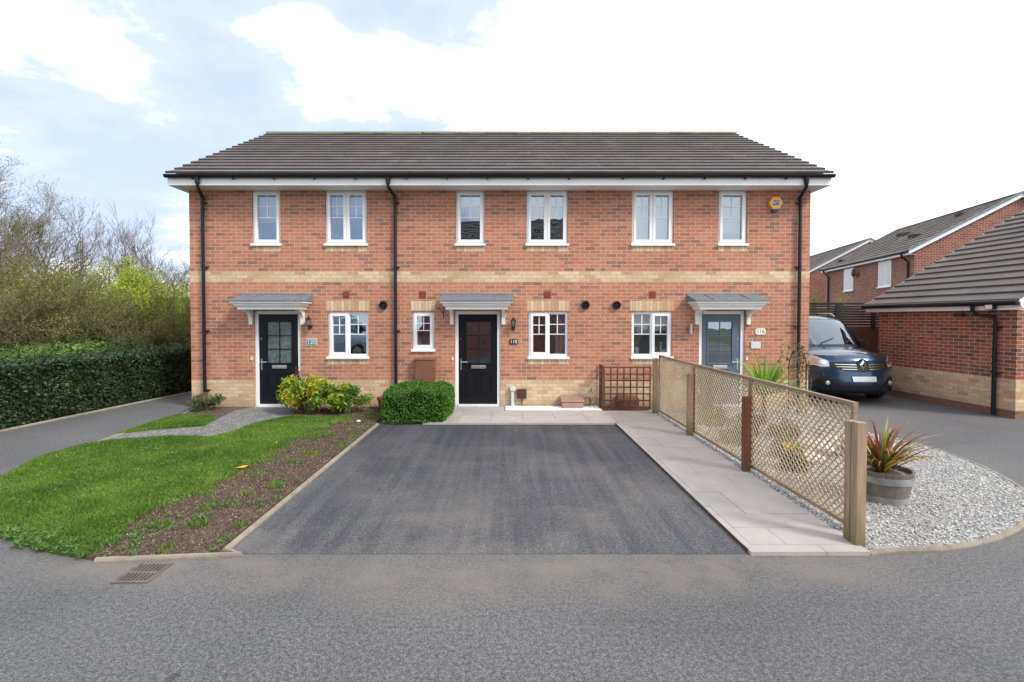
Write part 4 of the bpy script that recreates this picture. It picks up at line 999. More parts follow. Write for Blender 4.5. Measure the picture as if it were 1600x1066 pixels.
# ------------------------------------------------------------------ lattice fence along the path
def fence():
    FX = 3.07; t = thing('lattice_fence', (FX, -3.3, 0), 'chest high diamond lattice fence with weathered posts along the paved path', 'fence'); o = t.location
    ys = [G(1353, 860)[1] + .05, 0, 0, 0]
    posts = [(G(1350, 858)[1] + .085, 1.06, 'post_grey', .10, .15), (-4.40, 1.0, 'post_brown', .085, .085), (-2.52, 1.02, 'post_grey', .085, .10), (-.44, 1.10, 'post_grey', .085, .10)]
    # distances worked out from where each post meets the gravel
    def yat(px, X): return CAM.y + X * FP / (px - CX)
    posts[1] = (yat(1168, 2.98), .96, 'post_brown', .085, .08); posts[2] = (yat(1079, 2.98), 1.03, 'post_grey', .085, .085); posts[3] = (yat(1024.5, 2.98), 1.13, 'post_grey', .085, .085)
    for i, (y, h, m, w, d) in enumerate(posts):
        b = MB(); x = FX - .09
        if i == 0:
            x0, x1 = G(1337, 859)[0], G(1354, 860)[0]; yf = G(1345, 859)[1]
            b.box(x0, x1, yf, yf + .075, -.05, h + .002); b.box(x0 - .004, x1 - .01, yf + .0775, yf + .15, -.05, h - .004); y = yf
            b.build('post', M[m], t, off=o, bevel=.006)
        else:
            b.box(x - w / 2, x + w / 2, y - d / 2, y + d / 2, -.05, h); b.build('post', M[m], t, off=o, bevel=.006)
    ya = yat(1342, FX + .01); yb = yat(1031, FX); n = 3; L = (yb - ya) / n; z0, z1 = .07, 1.19; th = .018
    for k in range(n):
        a, c = ya + k * L + .006, ya + (k + 1) * L - .006
        b = MB(); b.box(FX - .022, FX + .022, a, c, z1 - .03, z1); b.box(FX - .018, FX + .018, a, c, z0, z0 + .035); b.box(FX - .018, FX + .018, a, a + .035, z0 + .035, z1 - .03); b.box(FX - .018, FX + .018, c - .035, c, z0 + .035, z1 - .03)
        pn = b.build('lattice_panel', M['rail'], t, off=o)
        l = MB(); sp = .080; A, C, Z0, Z1 = a + .02, c - .02, z0 + .02, z1 - .02
        for s, xx in ((1, FX - .008), (-1, FX + .002)):
            i = -int((Z1 - Z0) / sp) - 2
            while i * sp < (C - A) + (Z1 - Z0):
                # line y = A + i*sp + (z-Z0)*s'
                y_0 = A + i * sp
                if s > 0: p = [y_0, Z0]; q = [y_0 + (Z1 - Z0), Z1]
                else: p = [y_0, Z1]; q = [y_0 + (Z1 - Z0), Z0]
                dz = (q[1] - p[1]) / (q[0] - p[0])
                if p[0] < A: p = [A, p[1] + dz * (A - p[0])]
                if q[0] > C: q = [C, q[1] + dz * (C - q[0])]
                if q[0] > p[0] + .02: 
                    jj = random.uniform(-.003, .003); l.bar((xx, p[0] + jj, p[1]), (xx, q[0] + jj, q[1]), .0150, .007, (1, 0, 0))
                i += 1
        l.build('lattice', M['lattice'], pn, off=o)
    return FX
FX = fence()
# ------------------------------------------------------------------ gabled buildings (garage, neighbours)
def gable_building(name, root, W, L, ze, pitch, wallm, roofm, rows, gauge, tw, over=.28, oy=.15, ridge=True, seed=1, barge='upvc', cap='lead'):
    """local x across (0 = near eave wall), local y along the ridge going away, eave height ze"""
    rng = np.random.RandomState(seed); tp = math.tan(pitch); b = MB(); rz = ze + W / 2 * tp
    b.quad((0, 0, -.1), (0, L, -.1), (0, L, ze), (0, 0, ze)); b.quad((W, 0, -.1), (W, L, -.1), (W, L, ze), (W, 0, ze))
    b.quad((0, 0, -.1), (W, 0, -.1), (W, 0, ze), (W / 2, 0, rz), (0, 0, ze)); b.quad((0, L, -.1), (W, L, -.1), (W, L, ze), (W / 2, L, rz), (0, L, ze))
    b.build('wall', wallm, root)
    # tiles: use the tiles() frame with x along the ridge, y across
    sl = (W / 2 + over) / math.cos(pitch); rows = int(round(sl / gauge)); gg = sl / rows
    z0 = ze - over * tp + .10
    Vs = []
    V1, F1, r1 = tiles(-oy, L + oy, -over, z0, pitch, rows, gg, tw, rng); V2, F2, r2 = tiles(-oy, L + oy, W + over, z0, pitch, rows, gg, tw, rng, -1)
    V = np.concatenate([V1, V2]); V = V[:, [1, 0, 2]]; Fc = np.concatenate([F1, F2 + len(V1)])[:, ::-1]
    rf = npmesh('roof', V, Fc, roofm, root, r1 + r2)
    u = MB(); ztop = z0 + (W / 2 + over) * tp
    u.prism([(-over + .03, z0 - .02), (W / 2, ztop - .06), (W + over - .03, z0 - .02), (W + over - .03, z0 - .05), (W / 2, ztop - .10), (-over + .03, z0 - .05)], -oy + .03, L + oy - .03, 'y'); u.build('roof_felt', M['black'], rf)
    rd = MB(); y = -oy
    while y < L + oy - .05:
        ye = min(y + .45, L + oy); pts = [(W / 2 + .12 * math.cos(math.pi * k / 6), ztop - .01 + .07 * math.sin(math.pi * k / 6)) for k in range(7)]; rd.prism(pts, y + .004, ye - .004, 'y'); y = ye
    rd.build('ridge_tiles', roofm, rf)
    f = MB(); 
    for s, xx, e0, e1 in ((-1, -over + .045, -over + .055, -.002), (1, W + over - .045, W + .002, W + over - .055)):
        f = MB(); f.box(xx - .01, xx + .01, -oy + .02, L + oy - .02, z0 - .17, z0 + .0); f.box(e0, e1, -oy + .03, L + oy - .03, z0 - .168, z0 - .156); f.build('fascia', M['upvc'], root)
    for yy in (-oy + .01, L + oy - .01):
        for (xa, xb) in ((-over + .02, W / 2), (W + over - .02, W / 2)): q = MB(); q.bar((xa, yy, z0 - .07), (xb, yy, ztop - .08), .02, .17); q.build('bargeboard', M[barge], root)
    for yy in (-oy - .012, L + oy + .012):
        for (xa, xb) in ((-over - .02, W / 2), (W + over + .02, W / 2)): v = MB(); v.bar((xa, yy, z0 + (.025 if cap == 'lead' else -.03)), (xb, yy, ztop + (.03 if cap == 'lead' else -.03)), .05, .09 if cap == 'lead' else .03); v.build('verge_capping', M[cap], root)
    for xx in (-over - .03, W + over + .03): gt = MB(); gt.tube([(xx, -oy, z0 - .03), (xx, L + oy, z0 - .03)], .055, 10); gt.build('gutter', M['black_pvc'], root)
    return rf, z0
# garage
gx, gy = G(1586, 655); rzg = math.atan(39 / 760.)
def far_t(px, x, y, dx, dy):
    k = (px - CX) / FP; return (k * (y - CAM.y) - x) / (dx - k * dy)
gl = far_t(1373, gx, gy, -math.sin(rzg), math.cos(rzg))
gar = thing('garage', (gx, gy, 0), 'low brick garage with dark tiled roof at the right edge beside the parked van', 'garage', rz=rzg)
_, gz0 = gable_building('garage', gar, 8.8, gl, 2.28, R(30), M['garage_brick'], M['tile'], 15, .32, .30, over=.22, oy=.22, seed=5, cap='upvc')
def gpipe():
    b = MB(); y0, y1 = .62, .34
    b.tube([(-.25, y0, gz0 - .03), (-.25, y0, gz0 - .16), (-.20, y0 - .05, gz0 - .26), (-.07, y1 + .02, gz0 - .29), (-.065, y1, gz0 - .40), (-.065, y1, .02)], .036, 12)
    for z in (.85, 1.75): b.tube([(-.065, y1, z - .015), (-.065, y1, z + .015)], .045, 12); b.box(-.08, 0, y1 - .09, y1, z - .01, z + .01)
    b.build('downpipe', M['black_pvc'], gar, smooth=True)
    b = MB(); b.box(-.30, -.22, .18, .34, gz0 - .16, gz0 - .06); b.box(-.23, -.18, .22, .3, gz0 - .14, gz0 - .1); fl = b.build('floodlight', M['black'], gar, bevel=.006); b = MB(); b.box(-.304, -.3, .195, .325, gz0 - .15, gz0 - .07); b.build('lamp_glass', M['cream'], fl)
    b = MB(); b.box(-.28, -.20, .80, .98, gz0 - .30, gz0 - .22); b.tube([(-.2, .9, gz0 - .26), (-.16, .9, gz0 - .20), (-.16, .9, gz0 - .15)], .012, 6); b.build('security_camera', M['black'], gar, bevel=.01)
gpipe()
# neighbouring houses beyond
VD = R(-11.6)
def px_at(px, d): return (px - CX) / FP * d
d2 = 21.4; n2 = thing('neighbour_house', (px_at(1427, d2), d2 - 10.41, 0), 'larger brick neighbour house with long brown tiled roof and two white windows behind the garage', 'house', 'neighbouring houses beyond the terrace', VD)
_, z2 = gable_building('neighbour', n2, 7.7, 8.7, 4.95, R(29), M['far_brick'], M['tile_brown'], 14, .33, .5, over=.3, oy=.12, seed=8)
def far_window(root, y0, y1, z0, z1):
    b = MB(); b.box(-.02, .04, y0, y1, z0, z1); w = b.build('window', M['upvc'], root)
    n = 2
    for i in range(n):
        a = y0 + .06 + i * (y1 - y0 - .06) / n; c = a + (y1 - y0 - .06) / n - .06; q = MB(); q.quad((-.024, a, z0 + .07), (-.024, c, z0 + .07), (-.024, c, z1 - .07), (-.024, a, z1 - .07)); q.build('pane', M['glass_far'], w)
    s = MB(); s.box(-.08, 0, y0 - .04, y1 + .04, z0 - .05, z0 - .002); s.build('sill', M['upvc'], w)
M['glass_far'] = simple('pale_reflecting_glass', (0.25, 0.28, 0.30), 0.08, 0.2, 3, 0, 0, 0.6, 1.0)
far_window(n2, 5.35, 6.4, 3.45, 4.68); far_window(n2, 1.75, 2.85, 3.45, 4.68)
for (yy, u) in ((.35, 0), (8.25, 0)): b = MB(); b.tube([(-.33, yy, z2 - .05), (-.33, yy, z2 - .2), (-.07, yy, z2 - .45), (-.07, yy, .1)], .045, 8); b.build('downpipe', M['black_pvc'], n2)
b = MB(); b.lathe((-.25, 4.9, 4.35), [(.02, -.02), (.16, .0), (.22, .05)], 16, axis='x'); b.tube([(0, 4.9, 4.2), (-.2, 4.9, 4.3)], .02, 6); b.build('satellite_dish', M['black'], n2)
for (yy, k) in ((2.6, .42), (3.1, .45), (5.0, .62), (5.6, .64), (2.2, .75), (7.5, .15)):
    xx = -.3 + 4.15 * k if k < .7 else -.3 + 4.15 * .8
    b = MB(); b.box(xx - .14, xx + .14, yy - .15, yy + .15, z2 + (xx + .3) * math.tan(R(29)), z2 + (xx + .3) * math.tan(R(29)) + .13); b.build('roof_vent', M['black'], n2)
n3 = thing('neighbour_house', (20.6 - .3, 34.05 - 10.41 - 1.1, 0), 'farther brick house end seen between the terrace and the larger neighbour', 'house', 'neighbouring houses beyond the terrace', VD)
gable_building('neighbour', n3, 7.5, 9.5, 4.95, R(29), M['far_brick'], M['tile_brown'], 14, .33, .5, over=.3, oy=.12, seed=9)
# the house across the road, seen only as reflections in the glass
opp = thing('opposite_house', (-4.2, -13.4, 0), 'brick house across the road seen reflected in the windows', 'house', rz=R(-90))
gable_building('opposite', opp, 7.0, 9.0, 5.0, R(33), M['far_brick'], M['tile'], 14, .33, .4, over=.3, seed=12)
# ------------------------------------------------------------------ timber fence behind the van
def back_fence():
    Y = 3.3; t = thing('timber_fence', (9, Y, 0), 'tall timber fence with black slatted top behind the parked van', 'fence'); o = t.location
    x0, x1 = 6.9, 10.9; zt = 1.93 + 23 / 760 * 13.7; zm = 1.93 - 13 / 760 * 13.7
    b = MB(); x = x0
    while x < x1: b.box(x, x + .118, Y, Y + .018, 0, zm); x += .122
    b.build('boards', M['fence_brown'], t, off=o)
    b = MB(); z = zm + .02
    while z < zt - .04: b.box(x0, x1, Y - .01, Y + .008, z, z + .056); z += .073
    b.build('slats', M['fence_black'], t, off=o)
    for px in (1308, 1364, 1250):
        x = px_at(px, 13.7); b = MB(); b.box(x - .06, x + .06, Y - .03, Y - .012, zm - .05, zt + .02); b.build('post', M['fence_black'], t, off=o)
    b = MB(); b.box(x0, x1, Y - .02, Y + .04, zt - .02, zt + .01); b.build('capping', M['fence_black'], t, off=o)
back_fence()

# ------------------------------------------------------------------ the van
def van():
    root = thing('van', (px_at(1342, 10.72), 10.72 - 10.41, 0), 'dark blue van with blurred number plate parked between the terrace and the garage', 'van'); o = Vector((0, 0, 0))
    # front shell: longitudinal profile (y back from the nose, z) and half width per height
    prof = [(.13, .22, .72), (.03, .30, .80), (.0, .42, .86), (.0, .52, .90), (.03, .62, .92), (.05, .74, .93), (.08, .86, .93), (.12, .96, .92), (.20, 1.05, .90), (.34, 1.10, .88), (.62, 1.16, .86), (.95, 1.20, .84),
            (1.02, 1.22, .83), (1.25, 1.45, .80), (1.50, 1.66, .765), (1.72, 1.82, .73), (1.86, 1.88, .715), (2.1, 1.93, .70), (2.8, 1.96, .70), (3.6, 1.96, .70), (4.7, 1.93, .70), (4.82, 1.85, .70)]
    def curve(u, z, y):
        # plan rounding of the nose, fading out up the windscreen
        k = .42 if z < 1.2 else (.42 - (z - 1.2) / .75 * .30); k = max(k, .06)
        a = abs(u); return k * (a ** 2.6) * (1 if y < 2 else max(0, 1 - (y - 2) * 2))
    def dome(u, y, z): return -(.05 if y > .9 else .07 if y > .2 else .0) * (abs(u) ** 2.2)
    def S(u, t):
        i = min(int(t), len(prof) - 2); f = t - i; a, b = prof[i], prof[i + 1]
        y, z, w = (a[k] + (b[k] - a[k]) * f for k in range(3)); return Vector((u * w, y + curve(u, z, y), z + dome(u, y, z)))
    def tz(z):
        for i in range(len(prof) - 1):
            if prof[i][1] <= z <= prof[i + 1][1]: return i + (z - prof[i][1]) / (prof[i + 1][1] - prof[i][1])
        return 0
    def shell(t0, t1, mat, name, parent, u0=-1, u1=1, nu=24, off=0.0, side=False, step=.5):
        b = MB(); ts = list(np.arange(t0, t1 - 1e-6, step)) + [t1]; n = nu + 1
        for t in ts:
            for j in range(n):
                u = u0 + (u1 - u0) * j / nu; p = S(u, t)
                if off: p = p + Vector((0, -1, .35)).normalized() * off
                b.v.append(tuple(p))
        for i in range(len(ts) - 1):
            for j in range(nu): a = i * n + j; b.f.append((a, a + 1, a + n + 1, a + n)); b.m.append(0)
        if side:
            for s, j in ((-1, 0), (1, nu)):
                # shoulders swell out below the glass, then drop to the sill
                rows = []
                for i, t in enumerate(ts):
                    e = Vector(b.v[i * n + j]); y = e.y; zt = e.z; col_ = []
                    for q in range(7):
                        f = q / 6; z = zt + (.24 - zt) * f; bw = .965 if y > .75 else .965 - (.75 - y) * .28
                        wz = bw if z < 1.15 else bw - (z - 1.15) * .33
                        tgt = s * max(abs(e.x), wz) if q else e.x
                        if q and y < .62: tgt = s * (abs(e.x) + (max(abs(e.x), wz) - abs(e.x)) * min(1, f * 2))
                        col_.append((tgt, y + (0.02 * f), z))
                    rows.append(col_)
                base = len(b.v)
                for c in rows: b.v += c
                for i in range(len(rows) - 1):
                    for q in range(6): a = base + i * 7 + q; b.f.append((a, a + 1, a + 8, a + 7)); b.m.append(0)
            # tail
            m = len(ts) - 1; b.quad((-.96, 4.85, .24), (.96, 4.85, .24), (.96, 4.85, 1.1), (.70, 4.83, 1.9), (-.70, 4.83, 1.9), (-.96, 4.85, 1.1))
        return b.build(name, mat, parent, smooth=True)
    body = shell(0, len(prof) - 1, M['blue_paint'], 'body', root, side=True)
    def patch(poly_uz, mat, name, parent, off, n=10, mirror=False):
        """poly: list of (u, z_low, z_high) across"""
        b = MB(); k = 6; us = poly_uz
        fine = []
        for (a, c) in zip(us[:-1], us[1:]):
            for i in range(n // 2): f = i / (n // 2); fine.append(tuple(a[m] + (c[m] - a[m]) * f for m in range(3)))
        fine.append(us[-1])
        for (u, z0, z1) in fine:
            for q in range(k + 1):
                z = z0 + (z1 - z0) * q / k; p = S(u, tz(z)); nrm = Vector((u * .75, -1, .15)).normalized(); b.v.append(tuple(p + nrm * off))
        for i in range(len(fine) - 1):
            for q in range(k): a = i * (k + 1) + q; b.f.append((a, a + k + 1, a + k + 2, a + 1)); b.m.append(0)
        return b.build(name, mat, parent, smooth=True)
    ws = shell(12.15, 15.3, M['windscreen'], 'windscreen', root, -.93, .93, 20, .012)
    shell(11.75, 15.6, M['black'], 'windscreen_surround', root, -.985, .985, 20, .006)
    # grille, bars, badge
    patch([(-.66, .80, .90), (-.4, .74, .915), (0, .70, .92), (.4, .74, .915), (.66, .80, .90)], M['black'], 'grille', root, .008)
    for (z, w) in ((.865, .56), (.815, .54), (.765, .44)): patch([(-w, z - .006, z + .006), (-.14, z - .010, z + .004)], M['chrome'], 'grille_bar', root, .016, 8); patch([(.14, z - .010, z + .004), (w, z - .006, z + .006)], M['chrome'], 'grille_bar', root, .016, 8)
    patch([(-.66, .90, .93), (0, .935, .955), (.66, .90, .93)], M['blue_paint'], 'bonnet_edge', body, .02)
    c = S(0, tz(.86)) + Vector((0, -.03, 0)); b = MB(); out = [(0, .115), (.082, 0), (0, -.115), (-.082, 0)]; inn = [(0, .05), (.035, 0), (0, -.05), (-.035, 0)]
    for y0 in (0,):
        for i in range(4):
            j = (i + 1) % 4; A, B_, C_, D_ = out[i], out[j], inn[j], inn[i]
            b.quad((c.x + A[0], c.y - .0, c.z + A[1]), (c.x + B_[0], c.y - .0, c.z + B_[1]), (c.x + C_[0], c.y - .022, c.z + C_[1]), (c.x + D_[0], c.y - .022, c.z + D_[1]))
            b.quad((c.x + inn[i][0], c.y - .022, c.z + inn[i][1]), (c.x + inn[j][0], c.y - .022, c.z + inn[j][1]), (c.x + inn[j][0] * .7, c.y + .01, c.z + inn[j][1] * .7), (c.x + inn[i][0] * .7, c.y + .01, c.z + inn[i][1] * .7))
            b.quad((c.x + A[0], c.y, c.z + A[1]), (c.x + B_[0], c.y, c.z + B_[1]), (c.x + B_[0], c.y + .05, c.z + B_[1]), (c.x + A[0], c.y + .05, c.z + A[1]))
    b.build('badge', M['chrome'], root)
    b = MB(); b.lathe((c.x, c.y + .02, c.z), [(.13, .02), (.125, -.005), (.02, -.008)], 24, axis='y'); b.build('badge_mount', M['black'], root)
    for s in (-1, 1):
        hl = patch([(s * .66, .83, .93), (s * .80, .82, 1.0), (s * .92, .86, 1.05), (s * .985, .93, 1.07)], M['lens'], 'headlight', root, .012)
        patch([(s * .70, .86, .92), (s * .78, .86, .95)], M['chrome'], 'reflector', hl, .018, 6); patch([(s * .82, .88, .97), (s * .90, .90, 1.0)], M['chrome'], 'reflector', hl, .018, 6)
        patch([(s * .66, .815, .83), (s * .80, .805, .82), (s * .92, .845, .86)], M['bulb'], 'running_light', hl, .016, 8)
        fg = patch([(s * .55, .34, .44), (s * .68, .33, .58), (s * .80, .34, .60), (s * .95, .40, .50)], M['black'], 'fog_recess', root, .008)
        p = S(s * .76, tz(.46)); b = MB(); b.lathe((p.x, p.y - .03, p.z), [(.045, .02), (.045, -.01), (.03, -.018)], 16, axis='y'); b.build('fog_light', M['lens'], fg)
        # mirror
        b = MB(); b.box(s * .94, s * 1.07, 1.50, 1.58, 1.17, 1.33); b.box(s * .84, s * .95, 1.52, 1.57, 1.18, 1.23); b.build('door_mirror', M['black'], root, bevel=.03)
        for yw in (1.0, 4.0):
            b = MB(); b.lathe((s * .90, yw, .33), [(.20, -.11), (.31, -.11), (.33, -.08), (.33, .08), (.31, .11), (.20, .11)], 32, axis='x'); w = b.build('wheel', M['rubber'], root, smooth=True)
            b = MB(); b.lathe((s * .90, yw, .33), [(.04, s * .118), (.19, s * .112), (.20, s * .09)], 20, axis='x'); b.build('rim', M['steel'], w)
        # side glass
        b = MB(); 
        b.quad((s * .885, 1.38, 1.22), (s * .885, 2.25, 1.22), (s * .762, 2.25, 1.78), (s * .775, 1.78, 1.70)); b.build('side_window', M['windscreen'], root)
        b = MB(); b.tube([(s * .60, 1.95, 1.905), (s * .60, 2.1, 1.975), (s * .60, 4.3, 2.0), (s * .60, 4.5, 1.94)], .018, 8); b.build('roof_rail', M['steel'], root, smooth=True)
    patch([(-.62, .27, .40), (0, .26, .42), (.62, .27, .40)], M['black'], 'lower_intake', root, .010)
    patch([(-.80, .225, .25), (0, .225, .25), (.80, .225, .25)], M['black'], 'bumper_lip', root, .02)
    patch([(-.27, .50, .61), (.27, .50, .61)], M['plate'], 'number_plate', root, .025)
    b = MB(); a, c = S(-.35, 12.2), S(.2, 12.2)
    for s in (-.35, .35): p = S(s, 12.2); q = S(s + .45 if s < 0 else s + .42, 12.75); b.tube([tuple(p + Vector((0, -.03, .02))), tuple(q + Vector((0, -.035, .02)))], .008, 6)
    b.build('wiper', M['black'], root)
    # cabin
    b = MB(); b.box(-.8, .8, 1.15, 1.5, .9, 1.14); b.build('dashboard', M['black'], root, bevel=.03)
    b = MB(); 
    for x in (-.42, .42): b.box(x - .22, x + .22, 2.2, 2.34, .8, 1.45); b.box(x - .12, x + .12, 2.22, 2.31, 1.47, 1.66)
    b.build('seat', M['black'], root, bevel=.04)
    return root
van_root = van(); van_root.location.x += .15; van_root.scale = (1.05, 1, 1.03)

# a silver van parked across the road, seen in the glass of the left house
v2 = copy_tree(van_root); v2.location = (-5.7, -13.0, 0); v2.rotation_euler = (0, 0, R(100)); v2['label'] = 'silver van reflected in the ground floor window of the left house'
for ch in v2.children:
    if ch.name.startswith('body'): ch.material_slots[0].link = 'OBJECT'; ch.material_slots[0].material = M['grey_car']
# ------------------------------------------------------------------ hedges and shrubs
def box_cloud(rng, n, x0, x1, y0, y1, z0, z1, shell=.10, wob=.04):
    """points near the surface of a clipped block"""
    c = rng.uniform(size=(n, 3)); A = [(y1 - y0) * (z1 - z0)] * 2 + [(x1 - x0) * (z1 - z0)] * 2 + [(x1 - x0) * (y1 - y0)]
    f = rng.choice(5, n, p=np.array(A) / sum(A)); P_ = np.empty((n, 3)); P_[:, 0] = x0 + c[:, 0] * (x1 - x0); P_[:, 1] = y0 + c[:, 1] * (y1 - y0); P_[:, 2] = z0 + c[:, 2] * (z1 - z0)
    Nn = np.zeros((n, 3)); dep = np.abs(rng.normal(0, shell, n)) 
    for k, (ax, v, s) in enumerate(((0, x0, -1), (0, x1, 1), (1, y0, -1), (1, y1, 1), (2, z1, 1))):
        m = f == k; bulge = (vnoise(P_[m][:, [(ax + 1) % 3, (ax + 2) % 3]], 2.4, k) - .5) * wob * 2 + (vnoise(P_[m][:, [(ax + 1) % 3, (ax + 2) % 3]], 7, k + 9) - .5) * wob
        P_[m, ax] = v - s * dep[m] + s * bulge; Nn[m, ax] = s
    return P_, Nn
rng = np.random.RandomState(21)
# long clipped laurel hedge on the left
t = thing('laurel_hedge', (-9.0, 1, 0), 'long dark green clipped hedge along the left side road', 'hedge')
C, Nn = box_cloud(rng, 90000, -9.55, -8.62, -6.3, 7.0, 0.03, 1.12, .055, .085)
st_ = (rng.uniform(size=len(C)) < .02) & (C[:, 2] > 1.0); C[st_, 2] += rng.uniform(0, .12, st_.sum())
sh = (C[:, 1] + 6.3) * .045; C[:, 0] += np.where(C[:, 1] > -2.1, (C[:, 1] + 2.1) * .10, (C[:, 1] + 2.1) * .0)
V, Fc = leaves(C, .062, rng, .15, .52, Nn * .55); npmesh('foliage', V - np.array([-9, 1, 0]), Fc, M['laurel'], t, np.repeat(np.clip(rng.beta(2, 3, len(C)) * .9 + (rng.uniform(size=len(C)) > .985) * .6, 0, 1), 2))
b = MB(); b.prism([(-9.48, -6.2), (-8.72, -6.2), (-8.72, -2.1), (-7.82, 6.9), (-8.58, 6.9), (-9.48, -2.1)], 0.0, 1.02); b.build('dark_core', leafm('hedge_core', [(0, (.010, .014, .006)), (1, (.02, .026, .012))], .9, 0), t, off=(-9, 1, 0))  # solid near-black core filling the hedge behind the leaves
# block of bright box by the drive
t = thing('box_shrub', (-1.75, -.95, 0), 'dense bright green clipped bush left of the black door of number 118', 'shrub')
def boxbush(rng, x0, x1, y0, y1, z0, z1, n, size, name='foliage'):
    C, Nn = box_cloud(rng, n, x0, x1, y0, y1, z0, z1, .05, .09)
    cx, cy = (x0 + x1) / 2, (y0 + y1) / 2; q = (C[:, 2] - z0) / (z1 - z0)
    k = 1 - .10 * np.abs(q - .45) ** 2 * 2
    # round the corners
    ux, uy = (C[:, 0] - cx) / (x1 - x0) * 2, (C[:, 1] - cy) / (y1 - y0) * 2; r = (np.abs(ux) ** 4 + np.abs(uy) ** 4) ** .25; f = np.where(r > .92, .92 / np.maximum(r, .01) * .5 + .5, 1)
    C[:, 0] = cx + (C[:, 0] - cx) * k * f; C[:, 1] = cy + (C[:, 1] - cy) * k * f; C[:, 2] -= np.maximum(0, r - .7) * .12 * (q > .6); up_ = rng.uniform(size=n) < .03; C[up_, 2] += rng.uniform(0, .09, up_.sum()) * (q[up_] > .8)
    V, Fc = leaves(C, size, rng, .25, .45, Nn * .6); return V, Fc, len(C)
V, Fc, n = boxbush(rng, -2.33, -1.03, -1.70, -.28, .03, .61, 19000, .050)
V2, F2, n2_ = boxbush(rng, -2.0, -1.62, -.9, -.35, .5, .66, 1400, .05)
npmesh('foliage', np.concatenate([V, V2]) - np.array([-1.75, -.95, 0]), np.concatenate([Fc, F2 + len(V)]), M['box'], t, np.repeat(rng.beta(2.2, 2.2, n + n2_), 2))
b = MB(); b.box(-2.2, -1.15, -1.57, -.4, .0, .52); b.build('dark_core', bpy.data.materials['hedge_core'], t, off=(-1.75, -.95, 0), bevel=.1)  # solid block in the same near-black as the hedge core

def bush(name, label, loc, rx, ry, h, n, size, mat, rng, aspect=.45, clumps=14, stems=24, group=None, beta=(2, 2), low=.12, cat='shrub', colr=None, up=.3, stemmat='bark'):
    t = thing(name, loc, label, cat, group); Cs = []; S = []; rn = []
    cc = []
    for k in range(clumps):
        a = rng.uniform(0, 6.28); r = math.sqrt(rng.uniform(0, 1)) * .75; zc = low * h + (h * (1 - low)) * rng.uniform(.25, .8) * (1 - .35 * r)
        cc.append((math.cos(a) * r * rx, math.sin(a) * r * ry, zc, rng.uniform(.28, .45) * min(rx, ry, h)))
    for (x, y, z, rr) in cc:
        m = n // clumps; d = rng.normal(size=(m, 3)); d /= np.linalg.norm(d, axis=1)[:, None]; rad = rr * rng.uniform(.45, 1.05, m)[:, None] * (1 + .25 * rng.normal(size=(m, 1)))
        q = np.array([x, y, z]) + d * rad * np.array([1, 1, .8]); Cs.append(q); base = rng.beta(*beta)
        rn.append(np.clip(rng.normal(base, .16, m) + (0 if colr is None else colr(x / rx)), 0, 1))
        for _ in range(max(1, stems // clumps)):
            e = q[rng.randint(m)]; s0 = np.array([x * .25, y * .25, 0]); mid = s0 * .5 + e * .5 + rng.normal(size=3) * .04
            S.append(np.r_[s0, mid, .010, .007]); S.append(np.r_[mid, e, .007, .003])
    C = np.concatenate(Cs); rn = np.concatenate(rn); k = C[:, 2] > .02; C, rn = C[k], rn[k]
    out = C / (np.linalg.norm(C, axis=1)[:, None] + 1e-6)
    V, Fc = leaves(C, size, rng, up, aspect, out * .5); npmesh('foliage', V, Fc, M[mat], t, np.repeat(rn, 2))
    V, Fc = segs_mesh(np.array(S), 4); npmesh('branches', V, Fc, M[stemmat], t); return t
rg = np.random.RandomState(31)
bush('spotted_laurel', 'yellow and green leafy shrub with red berries in front of the left black door', (-3.98, -.72, .02), .70, .48, .88, 5600, .085, 'aucuba', rg, .42, 30, 60, beta=(2.6, 2.2), colr=lambda q: np.where(False, 0, 0) - .02)
bush('evergreen_shrub', 'looser green shrub right of the yellow leafy one under the ground floor window', (-3.22, -.66, .02), .56, .40, .66, 2300, .095, 'aucuba', rg, .30, 18, 60, beta=(1.6, 3.2))
bush('small_shrub', 'small low bronze-green shrub at the foot of the left corner downpipe', (-6.18, -.42, .02), .40, .28, .40, 1600, .06, 'redshrub', rg, .4, 16, 40, beta=(2.4, 2))
bush('garden_shrub', 'dark green shrub rising behind the far end of the lattice fence', (3.95, -.75, .02), .50, .40, 1.12, 3200, .06, 'darkshrub', rg, .35, 22, 50, low=.3)
# dead brown plant in front of the left door
t = thing('dead_conifer', (F(464, 600, -.45)[0], -.45, 0), 'thin dead brown plant standing beside the left black door', 'plant'); C = rg.normal(size=(1500, 3)) * np.array([.055, .05, 0]); zz = rg.uniform(.1, 1, 1500); C[:, 0] *= (1.25 - zz); C[:, 1] *= (1.25 - zz); C[:, 2] = zz * .92
V, Fc = leaves(C, .06, rg, 1.4, .25); npmesh('foliage', V, Fc, M['deadleaf'], t, np.repeat(rg.uniform(size=1500), 2))
b = MB(); b.tube([(0, 0, 0), (0, 0, .85)], [.012, .003], 6); b.build('stem', M['bark'], t)
# terracotta pot half hidden left of the box bush
t = thing('plant_pot', (-2.52, -.32, .02), 'dark red plant pot against the wall between the two shrubs', 'pot'); b = MB(); b.lathe((0, 0, 0), [(.10, 0), (.14, .22), (.155, .22), (.155, .27), (.135, .27), (.12, .20)], 24); b.build('pot', M['terracotta'], t, smooth=True)

